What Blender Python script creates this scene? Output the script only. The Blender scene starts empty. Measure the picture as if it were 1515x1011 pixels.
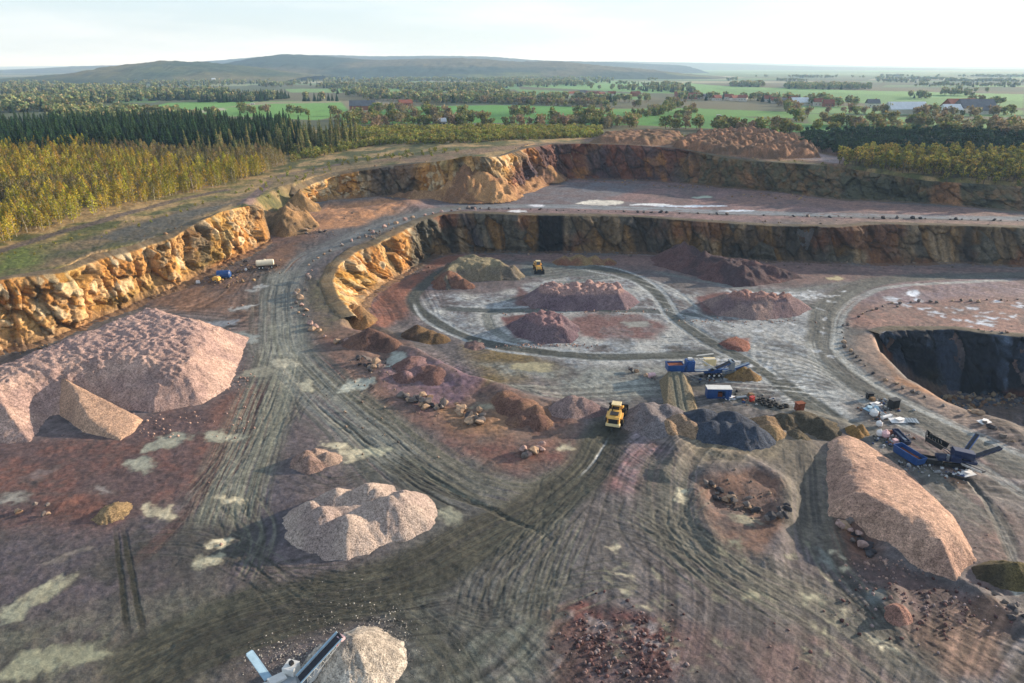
import bpy, bmesh, math, random
import numpy as np
from mathutils import Vector, Matrix
C = bpy.context.scene
COL = C.collection
rad = math.radians
# ---------------------------------------------------------------- camera, sky, sun, exposure
CAMZ = 80.0; PITCH = rad(22.0); FPX = 1010.0
cam = bpy.data.cameras.new('camera'); camo = bpy.data.objects.new('camera', cam); COL.objects.link(camo)
cam.sensor_width = 36.0; cam.lens = 36.0 * FPX / 1515.0
cam.clip_start = 0.5; cam.clip_end = 90000
camo.location = (0, 0, CAMZ); camo.rotation_euler = (math.pi/2 - PITCH, 0, 0)
C.camera = camo
SUN_EL = rad(13.0); SUN_AZ = rad(67.0)          # azimuth clockwise from +Y
sun_dir = Vector((math.sin(SUN_AZ)*math.cos(SUN_EL), math.cos(SUN_AZ)*math.cos(SUN_EL), math.sin(SUN_EL)))
sl = bpy.data.lights.new('sun', 'SUN'); sl.energy = 5.0; sl.angle = rad(0.6); sl.color = (1.0, 0.86, 0.69)
so = bpy.data.objects.new('sun', sl); COL.objects.link(so)
so.rotation_euler = sun_dir.to_track_quat('Z', 'Y').to_euler(); so.location = (200, 50, 200)
W = bpy.data.worlds.new('World'); C.world = W; W.use_nodes = True
nt = W.node_tree; nt.nodes.clear()
sky = nt.nodes.new('ShaderNodeTexSky'); sky.sky_type = 'NISHITA'; sky.sun_disc = False
sky.sun_elevation = SUN_EL; sky.sun_rotation = SUN_AZ; sky.altitude = 100; sky.air_density = 1.0; sky.dust_density = 0.6; sky.ozone_density = 1.3
bg = nt.nodes.new('ShaderNodeBackground'); bg.inputs[1].default_value = 0.15
wo = nt.nodes.new('ShaderNodeOutputWorld')
tcw = nt.nodes.new('ShaderNodeTexCoord'); mpw = nt.nodes.new('ShaderNodeMapping'); mpw.inputs['Scale'].default_value = (1.2, 1.2, 9.0)
nzw = nt.nodes.new('ShaderNodeTexNoise'); nzw.inputs['Scale'].default_value = 2.6; nzw.inputs['Detail'].default_value = 6; nzw.inputs['Roughness'].default_value = 0.55
rpw = nt.nodes.new('ShaderNodeMapRange'); rpw.inputs['From Min'].default_value = 0.44; rpw.inputs['From Max'].default_value = 0.72; rpw.inputs['To Max'].default_value = 0.5
mxw = nt.nodes.new('ShaderNodeMixRGB'); mxw.inputs[2].default_value = (4.3, 4.3, 4.35, 1)
veil = nt.nodes.new('ShaderNodeMixRGB'); veil.inputs[2].default_value = (2.35, 2.8, 3.35, 1)      # thin high cloud veil
sxy = nt.nodes.new('ShaderNodeSeparateXYZ'); vr = nt.nodes.new('ShaderNodeMapRange'); vr.inputs['From Max'].default_value = 0.5; vr.inputs['To Min'].default_value = 0.8; vr.inputs['To Max'].default_value = 0.35
L = nt.links.new
L(tcw.outputs['Generated'], mpw.inputs[0]); L(mpw.outputs[0], nzw.inputs['Vector']); L(nzw.outputs['Fac'], rpw.inputs[0])
L(tcw.outputs['Generated'], sxy.inputs[0]); L(sxy.outputs[2], vr.inputs[0]); L(vr.outputs[0], veil.inputs[0]); L(sky.outputs[0], veil.inputs[1])
L(rpw.outputs[0], mxw.inputs[0]); L(veil.outputs[0], mxw.inputs[1]); L(mxw.outputs[0], bg.inputs[0]); L(bg.outputs[0], wo.inputs[0])
C.view_settings.view_transform = 'Standard'; C.view_settings.look = 'None'; C.view_settings.gamma = 1
C.view_settings.exposure = 0.9
C.cycles.volume_bounces = 1
C.cycles.max_bounces = 4; C.cycles.transparent_max_bounces = 4
# ---------------------------------------------------------------- numpy helpers
rng = np.random.default_rng(7); R = random.Random(11)
_perm = rng.permutation(4096)
_g = rng.uniform(-1, 1, 4096)
def _h(ix, iy): return _g[(_perm[(ix & 4095)] + iy * 157) & 4095]
def vn(x, y):
    xi = np.floor(x).astype(np.int64); yi = np.floor(y).astype(np.int64); fx = x-xi; fy = y-yi
    u = fx*fx*(3-2*fx); v = fy*fy*(3-2*fy)
    a = _h(xi, yi); b = _h(xi+1, yi); c = _h(xi, yi+1); d = _h(xi+1, yi+1)
    return (a*(1-u)+b*u)*(1-v)+(c*(1-u)+d*u)*v
def fbm(x, y, o=4, s=0.5):
    r = 0; a = 1; n = 0
    for i in range(o):
        r = r+a*vn(x*2**i+17.3*i, y*2**i-9.1*i); n += a; a *= s
    return r/n
def sm(t): t = np.clip(t, 0, 1); return t*t*(3-2*t)
def lin(c):
    c = np.asarray(c, float)/255
    return np.where(c <= 0.04045, c/12.92, ((c+0.055)/1.055)**2.4)
cp, sp = math.cos(PITCH), math.sin(PITCH)
def ray(px, py):
    u = (px-757.5)/FPX; v = -(py-505.5)/FPX
    return np.array([u, cp+v*sp, -sp+v*cp])
def unp(px, py, z):
    """pixel of the photograph -> ground point, at height z (number or function of x, y)"""
    d = ray(px, py)
    zz = z(0, 200) if callable(z) else z
    for i in range(12):
        t = (CAMZ-zz)/(-d[2]); x, y = d[0]*t, d[1]*t
        if not callable(z): break
        zz = float(z(x, y))
    return np.array([x, y, zz])
def zA(x, y):
    return np.interp(y, [0, 170, 260, 350, 450, 650, 1200, 3000, 60000], [22, 24, 30, 33, 35, 33, 27, 18, 10])
def zB(x, y):
    b = np.interp(y, [0, 150, 185, 215, 250, 280, 296], [1.2, 2.5, 4, 6, 11.5, 15.6, 16.4])
    return b-np.interp(y, [240, 280], [0, 1])*np.interp(x, [-40, 30, 100, 170], [0, .7, 2.0, 1.6])
# ---------------------------------------------------------------- digitised wall lines (top / foot)
W1 = [(-330,500,-330,660),(-150,450,-150,590),(0,414,0,520),(60,408,58,508),(103,403,105,490),(148,385,150,470),(206,371,213,443),(235,360,240,434),(261,352,262,425),(275,340,292,410),(300,326,312,398),(326,314,332,388),(350,308,355,378),(374,304,380,366),(386,306,397,357),(392,314,404,350)]
W2 = [(442,290,446,306),(450,280,452,305),(472,270,470,300),(494,262,492,296),(520,256,522,293),(548,252,550,292),(575,247,575,289),(610,243,610,291),(640,240,642,292),(668,236,672,296),(692,231,712,297),(718,232,735,296),(740,232,764,284),(762,225,782,277),(780,220,800,272),(815,214,825,265),(870,213,880,264),(940,215,950,266),(1000,220,1003,269),(1068,233,1068,276),(1102,238,1129,281),(1170,242,1190,288),(1238,247,1245,295),(1374,268,1374,300),(1515,276,1515,312),(1700,290,1700,325)]
W3 = [(527,468,537,474),(503,440,534,456),(494,417,546,437),(503,393,561,427),(530,372,583,413),(560,362,602,402),(590,346,622,390),(628,326,640,377),(661,317,672,374),(700,316,710,372),(770,319,775,372),(850,320,850,372),(900,320,905,372),(950,322,960,374),(1000,326,1003,377),(1060,330,1060,380),(1136,335,1150,386),(1238,337,1240,388),(1306,332,1302,391),(1425,335,1425,388),(1515,338,1515,394),(1700,345,1700,404)]
W4 = [(1300,496,1302,502,-3),(1308,493,1310,515,-6),(1324,490,1326,533,-10),(1373,490,1375,566,-17),(1419,490,1419,582,-20),(1463,497,1463,586,-20),(1515,501,1515,590,-20),(1700,515,1700,602,-20)]
def wl(Wn, zt, zb, sb=None):
    T = np.array([unp(w[0], w[1], zt) for w in Wn])
    B = np.array([unp(w[2], w[3], zb if len(w) < 5 else w[4]) for w in Wn])
    if sb:      # the height of the upper edge follows from the lean of the face
        tg = np.gradient(B[:, :2], axis=0); tg /= np.linalg.norm(tg, axis=1)[:, None]; n_ = np.stack([tg[:, 1], -tg[:, 0]], 1); zs = []
        for i, w in enumerate(Wn):
            want = sb if np.isscalar(sb) else sb[i]; best = None
            for z in np.arange(T[i, 2]-8.5, T[i, 2]+5, .25):
                p = unp(w[0], w[1], z); s_ = ((B[i]-p)[:2]*n_[i]).sum(); e = abs(s_-want)+.7*abs(z-T[i, 2])
                if best is None or e < best[0]: best = (e, z)
            zs.append(best[1])
        zs = np.array(zs); zp = np.pad(zs, 1, 'edge'); zs = .25*zp[:-2]+.5*zs+.25*zp[2:]
        T = np.array([unp(w[0], w[1], z) for w, z in zip(Wn, zs)])
    return T, B
T1, B1 = wl(W1, zA, zB, 5); T2, B2 = wl(W2, zA, zB, [6]*23+[12, 16, 18]); T3, B3 = wl(W3, zB, 0.0); T4, B4 = wl(W4, 0.0, 0.0)
def U2(pts, z): return [tuple(unp(a, b, z)[:2]) for a, b in pts]
# polygons (x, y, width of the slope rising inwards from the edge that starts at this point)
P2 = [(-3000, 0, 4)] + [(a, b, 3.2) for a, b, _ in T1[:, :3]] + [(p[0], p[1], 9) for p in U2([(400,338),(430,318)], zB)]
P2 += [(a, b, 3.2 if i < 22 else 10) for i, (a, b, _) in enumerate(T2[:, :3])] + [(3000, 330, 30), (90000, 400, 10), (90000, 90000, 10), (-90000, 90000, 10), (-90000, 0, 10)]
P1 = [(a, b, 3.0) for a, b, _ in T3[:, :3]] + [(3000, 300, 30), (90000, 300, 10), (90000, 90000, 10), (-90000, 90000, 10), (-90000, -500, 10), (60, -500, 20)]
P1 += [(x, y, 18) for x, y in U2([(1300,1011),(1235,840),(1215,760)], 0)] + [(x, y, 7) for x, y in U2([(1215,700),(1235,650),(1150,618),(1060,604),(1000,598)], 1)]
P1 += [(x, y, 5) for x, y in U2([(945,594),(880,598),(830,592),(760,570),(700,556),(640,530),(580,503)], 1)] + [(T3[0,0]+1, T3[0,1]-4, 4)]
P4 = [(a-1.5, b+3.2, 2.8) for a, b, _ in T4] + [(x, y, w) for x, y, w in [(400, 190, 60), (300, 118, 40)]] + [(x, y, w) for (x, y), w in zip(U2([(1515,652),(1440,618),(1390,597),(1335,562),(1296,520)], 0), (35, 30, 24, 16, 9))]
def segd(X, Y, a, b):
    ax, ay = a; bx, by = b; dx, dy = bx-ax, by-ay; l2 = dx*dx+dy*dy+1e-9
    t = np.clip(((X-ax)*dx+(Y-ay)*dy)/l2, 0, 1)
    return np.hypot(X-ax-t*dx, Y-ay-t*dy), t
def inside(X, Y, P):
    ins = np.zeros(X.shape, bool); n = len(P)
    for i in range(n):
        x0, y0 = P[i][:2]; x1, y1 = P[(i+1) % n][:2]
        if y0 == y1: continue
        c = ((Y >= y0) != (Y >= y1))
        ins ^= c & (X < (x1-x0)*(Y-y0)/(y1-y0)+x0)
    return ins
def polyt(X, Y, P):
    t = np.full(X.shape, 9.0); n = len(P)
    for i in range(n):
        d, _ = segd(X, Y, P[i][:2], P[(i+1) % n][:2]); t = np.minimum(t, (d-0.4)/P[i][2])
    return np.where(inside(X, Y, P), sm(t), 0.0)
def smooth_line(P, step=2.0):
    P = np.array(P, float)
    if len(P) < 3: 
        n = max(2, int(np.linalg.norm(P[1]-P[0])/step)); return P[0]+(P[1]-P[0])*np.linspace(0, 1, n)[:, None]
    Q = np.vstack([2*P[0]-P[1], P, 2*P[-1]-P[-2]]); out = []
    for i in range(1, len(Q)-2):
        n = max(1, int(np.linalg.norm(Q[i+1]-Q[i])/step))
        for k in range(n):
            t = k/n
            out.append(0.5*((2*Q[i])+(-Q[i-1]+Q[i+1])*t+(2*Q[i-1]-5*Q[i]+4*Q[i+1]-Q[i+2])*t*t+(-Q[i-1]+3*Q[i]-3*Q[i+1]+Q[i+2])*t**3))
    out.append(Q[-2]); return np.array(out)
def linefield(X, Y, L_, maxd):
    """nearest distance (signed across) and length along a polyline for points"""
    D = np.full(X.shape, 1e9); S = np.zeros(X.shape); s0 = 0
    for i in range(len(L_)-1):
        a, b = L_[i], L_[i+1]; ln = math.hypot(b[0]-a[0], b[1]-a[1])
        m = np.nonzero((X > min(a[0], b[0])-maxd) & (X < max(a[0], b[0])+maxd) & (Y > min(a[1], b[1])-maxd) & (Y < max(a[1], b[1])+maxd))[0]
        if len(m):
            d, t = segd(X[m], Y[m], a, b)
            sg = np.sign((b[0]-a[0])*(Y[m]-a[1])-(b[1]-a[1])*(X[m]-a[0]))
            u = d < np.abs(D[m]); k = m[u]; D[k] = (d*sg)[u]; S[k] = (s0+t*ln)[u]
        s0 += ln
    return D, S
# raised banks and hollows: pixel line, height, half width, base height fn
BERMS = [([(535,476),(560,487),(600,512),(640,536),(655,548)], 2.6, 7), ([(655,548),(700,562),(760,572),(800,588),(850,602),(880,605)], 1.8, 4),
 ([(745,578),(775,600),(790,625)], 2.2, 5),([(610,520),(585,548),(560,565)],1.6,5),
 ([(1050,705),(1080,694),(1120,697),(1155,712),(1168,735),(1160,765)], 2.0, 3.5), ([(1160,765),(1150,800),(1140,830)], 1.3, 3.5),([(1040,730),(1045,770),(1060,800)],1.2,3),
 ([(955,618),(985,640),(1000,670),(985,700)], 2.5, 4), ([(1060,670),(1110,680),(1150,712)],1.0,2.5),([(1005,625),(1030,640),(1050,650)],1.2,3),
 ([(1240,760),(1290,775),(1315,810)], 2.4, 3.5), ([(1320,822),(1380,840),(1440,875),(1480,905),(1530,925)], 1.8, 3), ([(1225,815),(1260,850),(1310,915)], 0.9, 1.6),([(1310,870),(1320,900)],1.6,3),
 ([(1240,800),(1270,820),(1320,835)],1.2,3),
 ([(690,250),(720,262),(738,285)], 3.0, 10), ([(782,230),(800,250),(822,262)], 3, 6),
 ([(400,335),(440,325),(500,320),(560,312),(600,306)], 4.5, 14), ([(440,310),(520,303),(560,300)], 5.5, 9),
 ([(100,740),(140,745),(170,745)],.6,3),([(60,755),(90,750)],1.0,2.5),
 ([(600,300),(640,296),(700,298),(745,290)], 2.0, 7), ([(850,610),(830,640),(790,665)],1.0,3), ([(1150,625),(1190,617),(1235,628)], 2.5, 4),
 ([(1285,470),(1310,440),(1380,425),(1515,420)], .8, 8), ([(1420,600),(1460,612),(1500,640)],2.5,8)]
HOLLOWS = [([(700,505),(705,514)], -0.6, 4), ([(1080,740),(1120,750)], -1.2, 7),([(1270,800),(1280,812)],-1.,4),([(770,610),(800,640)],-.8,8),
 ([(912,625),(875,690),(800,745),(700,800)], -0.5, 7),([(560,520),(600,540)],-1.0,6),([(660,590),(700,600)],-.8,9)]
TE = np.vstack([T1, T2]); TD = TE[:, 2]-zA(TE[:, 0], TE[:, 1])
def zAc(X, Y):
    w = 0.03; s = 0.0
    for (x, y, _), d in zip(TE, TD):
        k = np.exp(-((X-x)**2+(Y-y)**2)/55**2); w = w+k; s = s+k*d
    return zA(X, Y)+s/w
def base_h(X, Y):
    h = 0.35*fbm(X*0.03, Y*0.03, 3)
    t1 = polyt(X, Y, P1); fg = np.interp(X, [-40, 10, 70], [1, 0.9, 0.55])
    b = zB(X, Y); b = np.where(Y < 200, b*fg, b)
    h = h*(1-0.3*t1)+t1*b
    t4 = polyt(X, Y, P4); h = h-20*t4*(1+0.08*fbm(X*0.1, Y*0.1, 3))
    t2 = polyt(X, Y, P2); a = zAc(X, Y)+0.5*fbm(X*0.02, Y*0.02, 4)*np.interp(Y, [0, 500, 3000], [1, 1, 2])
    h = h*(1-t2)+t2*a
    return h
def zh0(x, y): return float(base_h(np.array([x]), np.array([y]))[0])
HX0, HX1, HY0, HY1 = -470., 470., 40., 640.
gx = np.arange(HX0, HX1+.1, 1.0); gy = np.arange(HY0, HY1+.1, 1.0)
GX, GY = np.meshgrid(gx, gy); GZ = base_h(GX.ravel(), GY.ravel()).reshape(GX.shape)
def hlook(X, Y):
    X = np.asarray(X, float); Y = np.asarray(Y, float)
    fx = np.clip(X-HX0, 0, len(gx)-1.001); fy = np.clip(Y-HY0, 0, len(gy)-1.001); i = fx.astype(int); j = fy.astype(int); u = fx-i; v = fy-j
    return (GZ[j, i]*(1-u)+GZ[j, i+1]*u)*(1-v)+(GZ[j+1, i]*(1-u)+GZ[j+1, i+1]*u)*v
FARX = 440.
def hgt(X, Y):
    X = np.asarray(X, float); Y = np.asarray(Y, float)
    far = (Y > HY1-2) | (np.abs(X) > HX1-2) | (Y < HY0+1)
    r = hlook(X, Y)
    if X.ndim == 0: return float(base_h(np.array([X]), np.array([Y]))[0]) if far else float(r)
    if far.any(): r[far] = base_h(X[far], Y[far])
    return r
def atm(px, py):
    """first hit of the sight line of a photo pixel with the terrain"""
    d = ray(px, py); t = np.concatenate([np.linspace(60, 700, 3200), np.geomspace(701, 60000, 900)])
    z = CAMZ+d[2]*t; x = d[0]*t; y = d[1]*t; h = hgt(x, y); k = np.nonzero(z <= h)[0]
    if not len(k): k = [len(t)-1]
    return np.array([x[k[0]], y[k[0]], h[k[0]]])
for pts, hh, hw in BERMS+HOLLOWS:
    L_ = smooth_line([atm(a, b)[:2] for a, b in pts]); m = np.nonzero((GX.ravel() > L_[:,0].min()-2*hw) & (GX.ravel() < L_[:,0].max()+2*hw) & (GY.ravel() > L_[:,1].min()-2*hw) & (GY.ravel() < L_[:,1].max()+2*hw))[0]
    X, Y = GX.ravel()[m], GY.ravel()[m]; wx = X+1.5*fbm(X*.15, Y*.15, 3); wy = Y+1.5*fbm(X*.15+40, Y*.15, 3)
    D, S = linefield(wx, wy, L_, 2*hw); tot = S.max()
    f = np.clip(1-np.abs(D)/hw, 0, 1)*(1+.25*vn(S*.2, S*0))
    GZ.ravel()[m] += .6*hh*np.where(f > .75, .75+.5*(f-.75), f) if hh > 0 else hh*sm(f)
# ---------------------------------------------------------------- object helpers
def tag(o, label=None, cat=None, group=None, kind=None):
    if label: o['label'] = label
    if cat: o['category'] = cat
    if group: o['group'] = group
    if kind: o['kind'] = kind
    return o
def mesh_np(name, V, F, mat, cols=None, smooth=True, wet=None, parent=None, link=True):
    me = bpy.data.meshes.new(name); V = np.asarray(V, np.float32); F = np.asarray(F, np.int32)
    me.vertices.add(len(V)); me.vertices.foreach_set('co', V.ravel())
    k = F.shape[1]; me.loops.add(F.size); me.loops.foreach_set('vertex_index', F.ravel())
    me.polygons.add(len(F)); me.polygons.foreach_set('loop_start', np.arange(0, F.size, k, dtype=np.int32)); me.polygons.foreach_set('loop_total', np.full(len(F), k, np.int32))
    me.update(calc_edges=True)
    if smooth: me.polygons.foreach_set('use_smooth', np.ones(len(F), bool))
    if cols is not None:
        a = me.attributes.new('Col', 'FLOAT_COLOR', 'POINT'); c = np.ones((len(V), 4), np.float32); c[:, :3] = cols
        if wet is not None: c[:, 3] = wet
        else: c[:, 3] = 0
        a.data.foreach_set('color', c.ravel())
    for m in (mat if isinstance(mat, list) else [mat]): me.materials.append(m)
    if not link: return me
    o = bpy.data.objects.new(name, me); COL.objects.link(o)
    if parent: o.parent = parent
    return o
def gridF(nr, nc):
    i = np.arange(nr-1)[:, None]*nc+np.arange(nc-1)[None, :]
    return np.stack([i, i+1, i+nc+1, i+nc], -1).reshape(-1, 4)
class NT:
    def __init__(s, name):
        s.m = bpy.data.materials.new(name); s.m.use_nodes = True; s.t = s.m.node_tree; s.b = s.t.nodes['Principled BSDF']
    def n(s, typ, **kw):
        x = s.t.nodes.new('ShaderNode'+typ)
        for k, v in kw.items():
            if k in x.inputs: x.inputs[k].default_value = v
            else: setattr(x, k, v)
        return x
    def l(s, a, b): s.t.links.new(a, b)
def ground_mat(name, rough=0.9, bump=0.35, scale=1.5, var=0.5, spec=0.25, fine=6.0, tint=None, strk=None):
    g = NT(name); at = g.n('Attribute', attribute_name='Col'); tc = g.n('NewGeometry')
    n1 = g.n('TexNoise', Scale=scale, Detail=8.0, Roughness=0.65); n2 = g.n('TexNoise', Scale=fine, Detail=3.0, Roughness=0.6)
    for q in (n1, n2): g.l(tc.outputs['Position'], q.inputs['Vector'])
    ad = g.n('Math', operation='ADD'); g.l(n1.outputs['Fac'], ad.inputs[0]); g.l(n2.outputs['Fac'], ad.inputs[1])
    mr = g.n('MapRange'); mr.inputs['From Min'].default_value = 0.7; mr.inputs['From Max'].default_value = 1.3; mr.inputs['To Min'].default_value = 1-var; mr.inputs['To Max'].default_value = 1+var
    g.l(ad.outputs[0], mr.inputs[0])
    # puddles (alpha of the attribute) stay calm
    wm = g.n('MixRGB'); wm.inputs[2].default_value = (1, 1, 1, 1); g.l(at.outputs['Alpha'], wm.inputs[0]); g.l(mr.outputs[0], wm.inputs[1])
    mu = g.n('MixRGB', blend_type='MULTIPLY'); mu.inputs[0].default_value = 1; g.l(at.outputs['Color'], mu.inputs[1]); g.l(wm.outputs[0], mu.inputs[2])
    g.l(mu.outputs[0], g.b.inputs['Base Color'])
    rr = g.n('MapRange'); rr.inputs['To Min'].default_value = rough; rr.inputs['To Max'].default_value = 0.12; g.l(at.outputs['Alpha'], rr.inputs[0]); g.l(rr.outputs[0], g.b.inputs['Roughness'])
    g.b.inputs['Specular IOR Level'].default_value = spec
    bp = g.n('Bump', Distance=0.3); st = g.n('MapRange'); st.inputs['To Min'].default_value = bump; st.inputs['To Max'].default_value = 0.0
    g.l(at.outputs['Alpha'], st.inputs[0]); g.l(st.outputs[0], bp.inputs['Strength']); g.l(ad.outputs[0], bp.inputs['Height']); g.l(bp.outputs[0], g.b.inputs['Normal'])
    return g.m
KA = 0.85                                        # photo colour -> albedo
M_ground = ground_mat('quarry_ground', 0.8, 0.3, 1.0, 0.6, 0.3, 6.0)
M_rock = ground_mat('rock_face', 0.85, 0.7, 0.9, 0.45, 0.3, 3.0)
M_gravel = ground_mat('loose_gravel', 0.95, 1.0, 2.2, 0.75, 0.2, 5.0)
# ---------------------------------------------------------------- the ground sheet
NC, NR = 1500, 1500
# row spacing grows with distance squared (even in steepness of view)
def row_y():
    near = 62/np.tan(np.linspace(math.atan2(62, 50), math.atan2(62, 700), 1250))
    far = np.geomspace(703, 29500, NR-1250); return np.concatenate([near, far])
ROWY = row_y()
ROWY = np.concatenate([[-300, -100, -20, 20, 40], ROWY]); NR = len(ROWY)
uc = np.concatenate([[-1.25, -1.18, -1.12, -1.05], np.linspace(-1, 1, NC-8), [1.05, 1.12, 1.18, 1.25]])
HW = 32+0.80*np.maximum(ROWY, 0)
HWX = np.where(np.abs(uc) > 1.001, (np.abs(uc)-1)*600, 0)*np.sign(uc)
X = (uc[None, :]*HW[:, None]+HWX[None, :]).ravel(); Y = np.repeat(ROWY, NC); N_ = len(X)
Z = hgt(X, Y)
WX = fbm(X*0.08, Y*0.08, 4); WY = fbm(X*0.08+91, Y*0.08+13, 4); WFX = fbm(X*0.6, Y*0.6, 3); WFY = fbm(X*0.6+31, Y*0.6+7, 3)
N1 = fbm(X*0.02, Y*0.02, 4); N2 = fbm(X*0.12, Y*0.12, 4); N3 = fbm(X*0.7, Y*0.7, 3)
def mixc(A, B, t):
    return A+(B-A)*t[:, None]
colr = np.zeros((N_, 3)); 
g1, g2, g3 = lin((97,94,91)), lin((105,94,93)), lin((75,71,73))
colr[:] = g1; colr = mixc(colr, g2[None, :], sm(N1*1.5+.45)); colr = mixc(colr, g3[None, :], sm(N2*1.4+.2)*.6)
wet = np.zeros(N_); bumpz = np.zeros(N_)
plat = inside(X, Y, P2)
# plateau: rough grass, bare soil
pc = np.empty((N_, 3)); pc[:] = lin((124,112,64)); pc = mixc(pc, lin((160,132,88))[None, :], sm(N2*2.2+.4)); pc = mixc(pc, lin((82,86,44))[None, :], sm(N2*-2.4+N1+.1)*.85)
colr[plat] = pc[plat]; del pc
def sub(pts, pad):
    p = np.array(pts); r0 = max(np.searchsorted(ROWY, p[:,1].min()-pad)-1, 0); r1 = np.searchsorted(ROWY, p[:,1].max()+pad)+1
    xs = X[r0*NC:r1*NC]; return np.nonzero((xs > p[:,0].min()-pad) & (xs < p[:,0].max()+pad))[0]+r0*NC
def AT(pts): return [atm(a, b)[:2] for a, b in pts]
def area(pts, c, alpha=1, soft=2.0, warp=4.0, mott=0.5, wetv=0, c2=None, warpf=0.5, world=False, flat=0):
    P = pts if world else AT(pts)
    m = sub(P, soft+warp); x = X[m]+warp*WX[m]+warpf*WFX[m]; y = Y[m]+warp*WY[m]+warpf*WFY[m]
    d = np.full(len(m), 1e9)
    for i in range(len(P)): d = np.minimum(d, segd(x, y, P[i], P[(i+1) % len(P)])[0])
    d = np.where(inside(x, y, P), d, -d); a = sm(d/soft*.5+.5)*alpha*np.clip(1+mott*2*(N2[m]+.5*N3[m]), 0, 1.3)
    a = np.clip(a, 0, 1); cc = np.tile(lin(c), (len(m), 1))
    if c2 is not None: cc = mixc(cc, lin(c2)[None, :], sm(N2[m]*2+.5))
    colr[m] = mixc(colr[m], cc, a)
    if wetv: wet[m] = np.maximum(wet[m], a*wetv)
    if flat: bumpz[m] += flat*a
def road(pts, w, c, alpha=.9, streak=.5, freq=1.1, soft=.35, rut=0.07, c2=None, world=False, wv=0):
    P = pts if world else AT(pts)
    L_ = smooth_line(P, 3.0); w0 = w if not isinstance(w, tuple) else max(w); m = sub(L_, w0)
    x = X[m]+.35*WX[m]+.12*WFX[m]; y = Y[m]+.35*WY[m]+.12*WFY[m]
    D, S = linefield(x, y, L_, w0*1.3); k = np.abs(D) < w0*1.2; m = m[k]; D = D[k]; S = S[k]
    hw = w0/2 if not isinstance(w, tuple) else np.interp(S, [0, S.max()+1e-6], [w[0]/2, w[1]/2])
    Dm = D+.8*vn(S*.05, S*0+3.1)
    e = sm((1-np.abs(Dm)/hw)/soft*.5+.5)
    st = .6*vn(Dm*freq, S*.02)+.5*vn(Dm*freq*2.6+50, S*.035)
    a = e*alpha*np.clip(1+streak*2.2*st, 0, 1.2); a = np.clip(a, 0, 1)
    endf = sm(np.minimum(S, S.max()-S)/8); a = a*endf
    cc = np.tile(lin(c), (len(m), 1))
    if c2 is not None: cc = mixc(cc, lin(c2)[None, :], sm(st*2+.5))
    colr[m] = mixc(colr[m], cc, a); bumpz[m] += -rut*e*endf+rut*.9*e*st*endf; wet[m] = wet[m]*(1-a)+wv*a*np.clip(.6+st, 0, 1.3)
# ---------------------------------------------------------------- painting the quarry floor (albedo only)
RED = (112,74,64); PUR = (96,80,80); LG = (150,150,146); MUD = (158,152,126); DK = (70,68,60); OLV = (88,86,72)
# bench behind the pit wall
area([(600,296),(760,290),(820,266),(1010,270),(1250,297),(1515,316),(1515,336),(1000,322),(660,312)], (128,102,98), .9, 4, 6, .4)
area([(620,300),(760,288),(830,270),(960,272),(900,296),(1000,306),(700,312)], (104,102,106), .8, 5, 8, .6)
area([(1100,283),(1515,318),(1515,322),(1050,300)], (132,102,90), .7, 3, 5, .5)
area([(1150,325),(1515,326),(1515,336),(1200,334)], (128,104,92), .7, 3, 3, .5)
# earth slope under the plateau track
area([(390,318),(450,306),(560,292),(640,292),(590,312),(520,335),(440,352),(400,350)], (168,122,86), .9, 4, 5, .4)
area([(400,350),(440,352),(470,345),(440,375),(410,372)], (120,88,74), .8, 3, 4, .5)
# left bench
area([(215,445),(300,415),(400,365),(470,345),(440,400),(400,440),(370,500),(300,460)], (120,92,74), .85, 5, 6, .5)
area([(300,415),(395,372),(440,350),(420,362),(390,385),(320,425)], (92,76,72), .9, 3, 4, .6)
area([(370,440),(430,400),(420,470),(440,560),(380,560),(370,500)], (100,97,88), .6, 5, 5, .6)
# between road and pit wall
area([(480,400),(560,345),(640,320),(590,350),(530,375),(497,420),(525,470),(600,500),(540,500),(480,505),(455,470),(450,430)], (112,94,74), .85, 3, 3, .4)
area([(450,410),(490,440),(505,470),(480,480),(460,450)], (98,96,74), .6, 2, 3, .6)
# left reds
area([(-60,652),(180,645),(230,620),(330,590),(400,572),(375,640),(310,700),(250,745),(180,765),(100,790),(-60,800)], (112,76,66), .9, 5, 6, .45, c2=(92,74,72))
area([(330,590),(400,555),(440,540),(390,640),(330,690),(290,690)], (116,82,70), .7, 3, 5, .6)
area([(-60,800),(180,765),(330,755),(430,740),(430,800),(330,850),(150,900),(-60,960)], (88,78,82), .85, 6, 6, .4, c2=(74,70,66))
area([(60,740),(150,735),(180,765),(90,770)], (122,82,68), .7, 2, 3, .6)
area([(370,700),(430,700),(430,800),(380,810)], (80,76,84), .6, 3, 3, .4)
area([(-60,930),(120,900),(280,880),(330,1040),(-60,1060)], (92,90,78), .8, 6, 6, .5)
# middle reds beyond the road
area([(462,515),(535,478),(600,508),(660,540),(760,575),(860,605),(862,660),(800,705),(720,700),(640,640),(570,610),(500,560)], (124,98,84), .95, 3, 4, .35, c2=(110,82,72))
area([(560,540),(640,520),(700,560),(680,620),(600,600)], (122,100,112), .55, 4, 5, .6)
area([(640,600),(740,590),(790,620),(740,650),(660,640)], (138,106,80), .8, 3, 4, .4)
area([(640,650),(760,660),(860,640),(850,680),(760,700)], (112,70,64), .7, 4, 5, .5)
area([(680,510),(760,520),(840,545),(820,560),(720,570),(690,540)], (108,92,60), .9, 3, 4, .4)
area([(790,560),(870,560),(900,590),(840,592)], (110,104,92), .6, 3, 3, .5)
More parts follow.
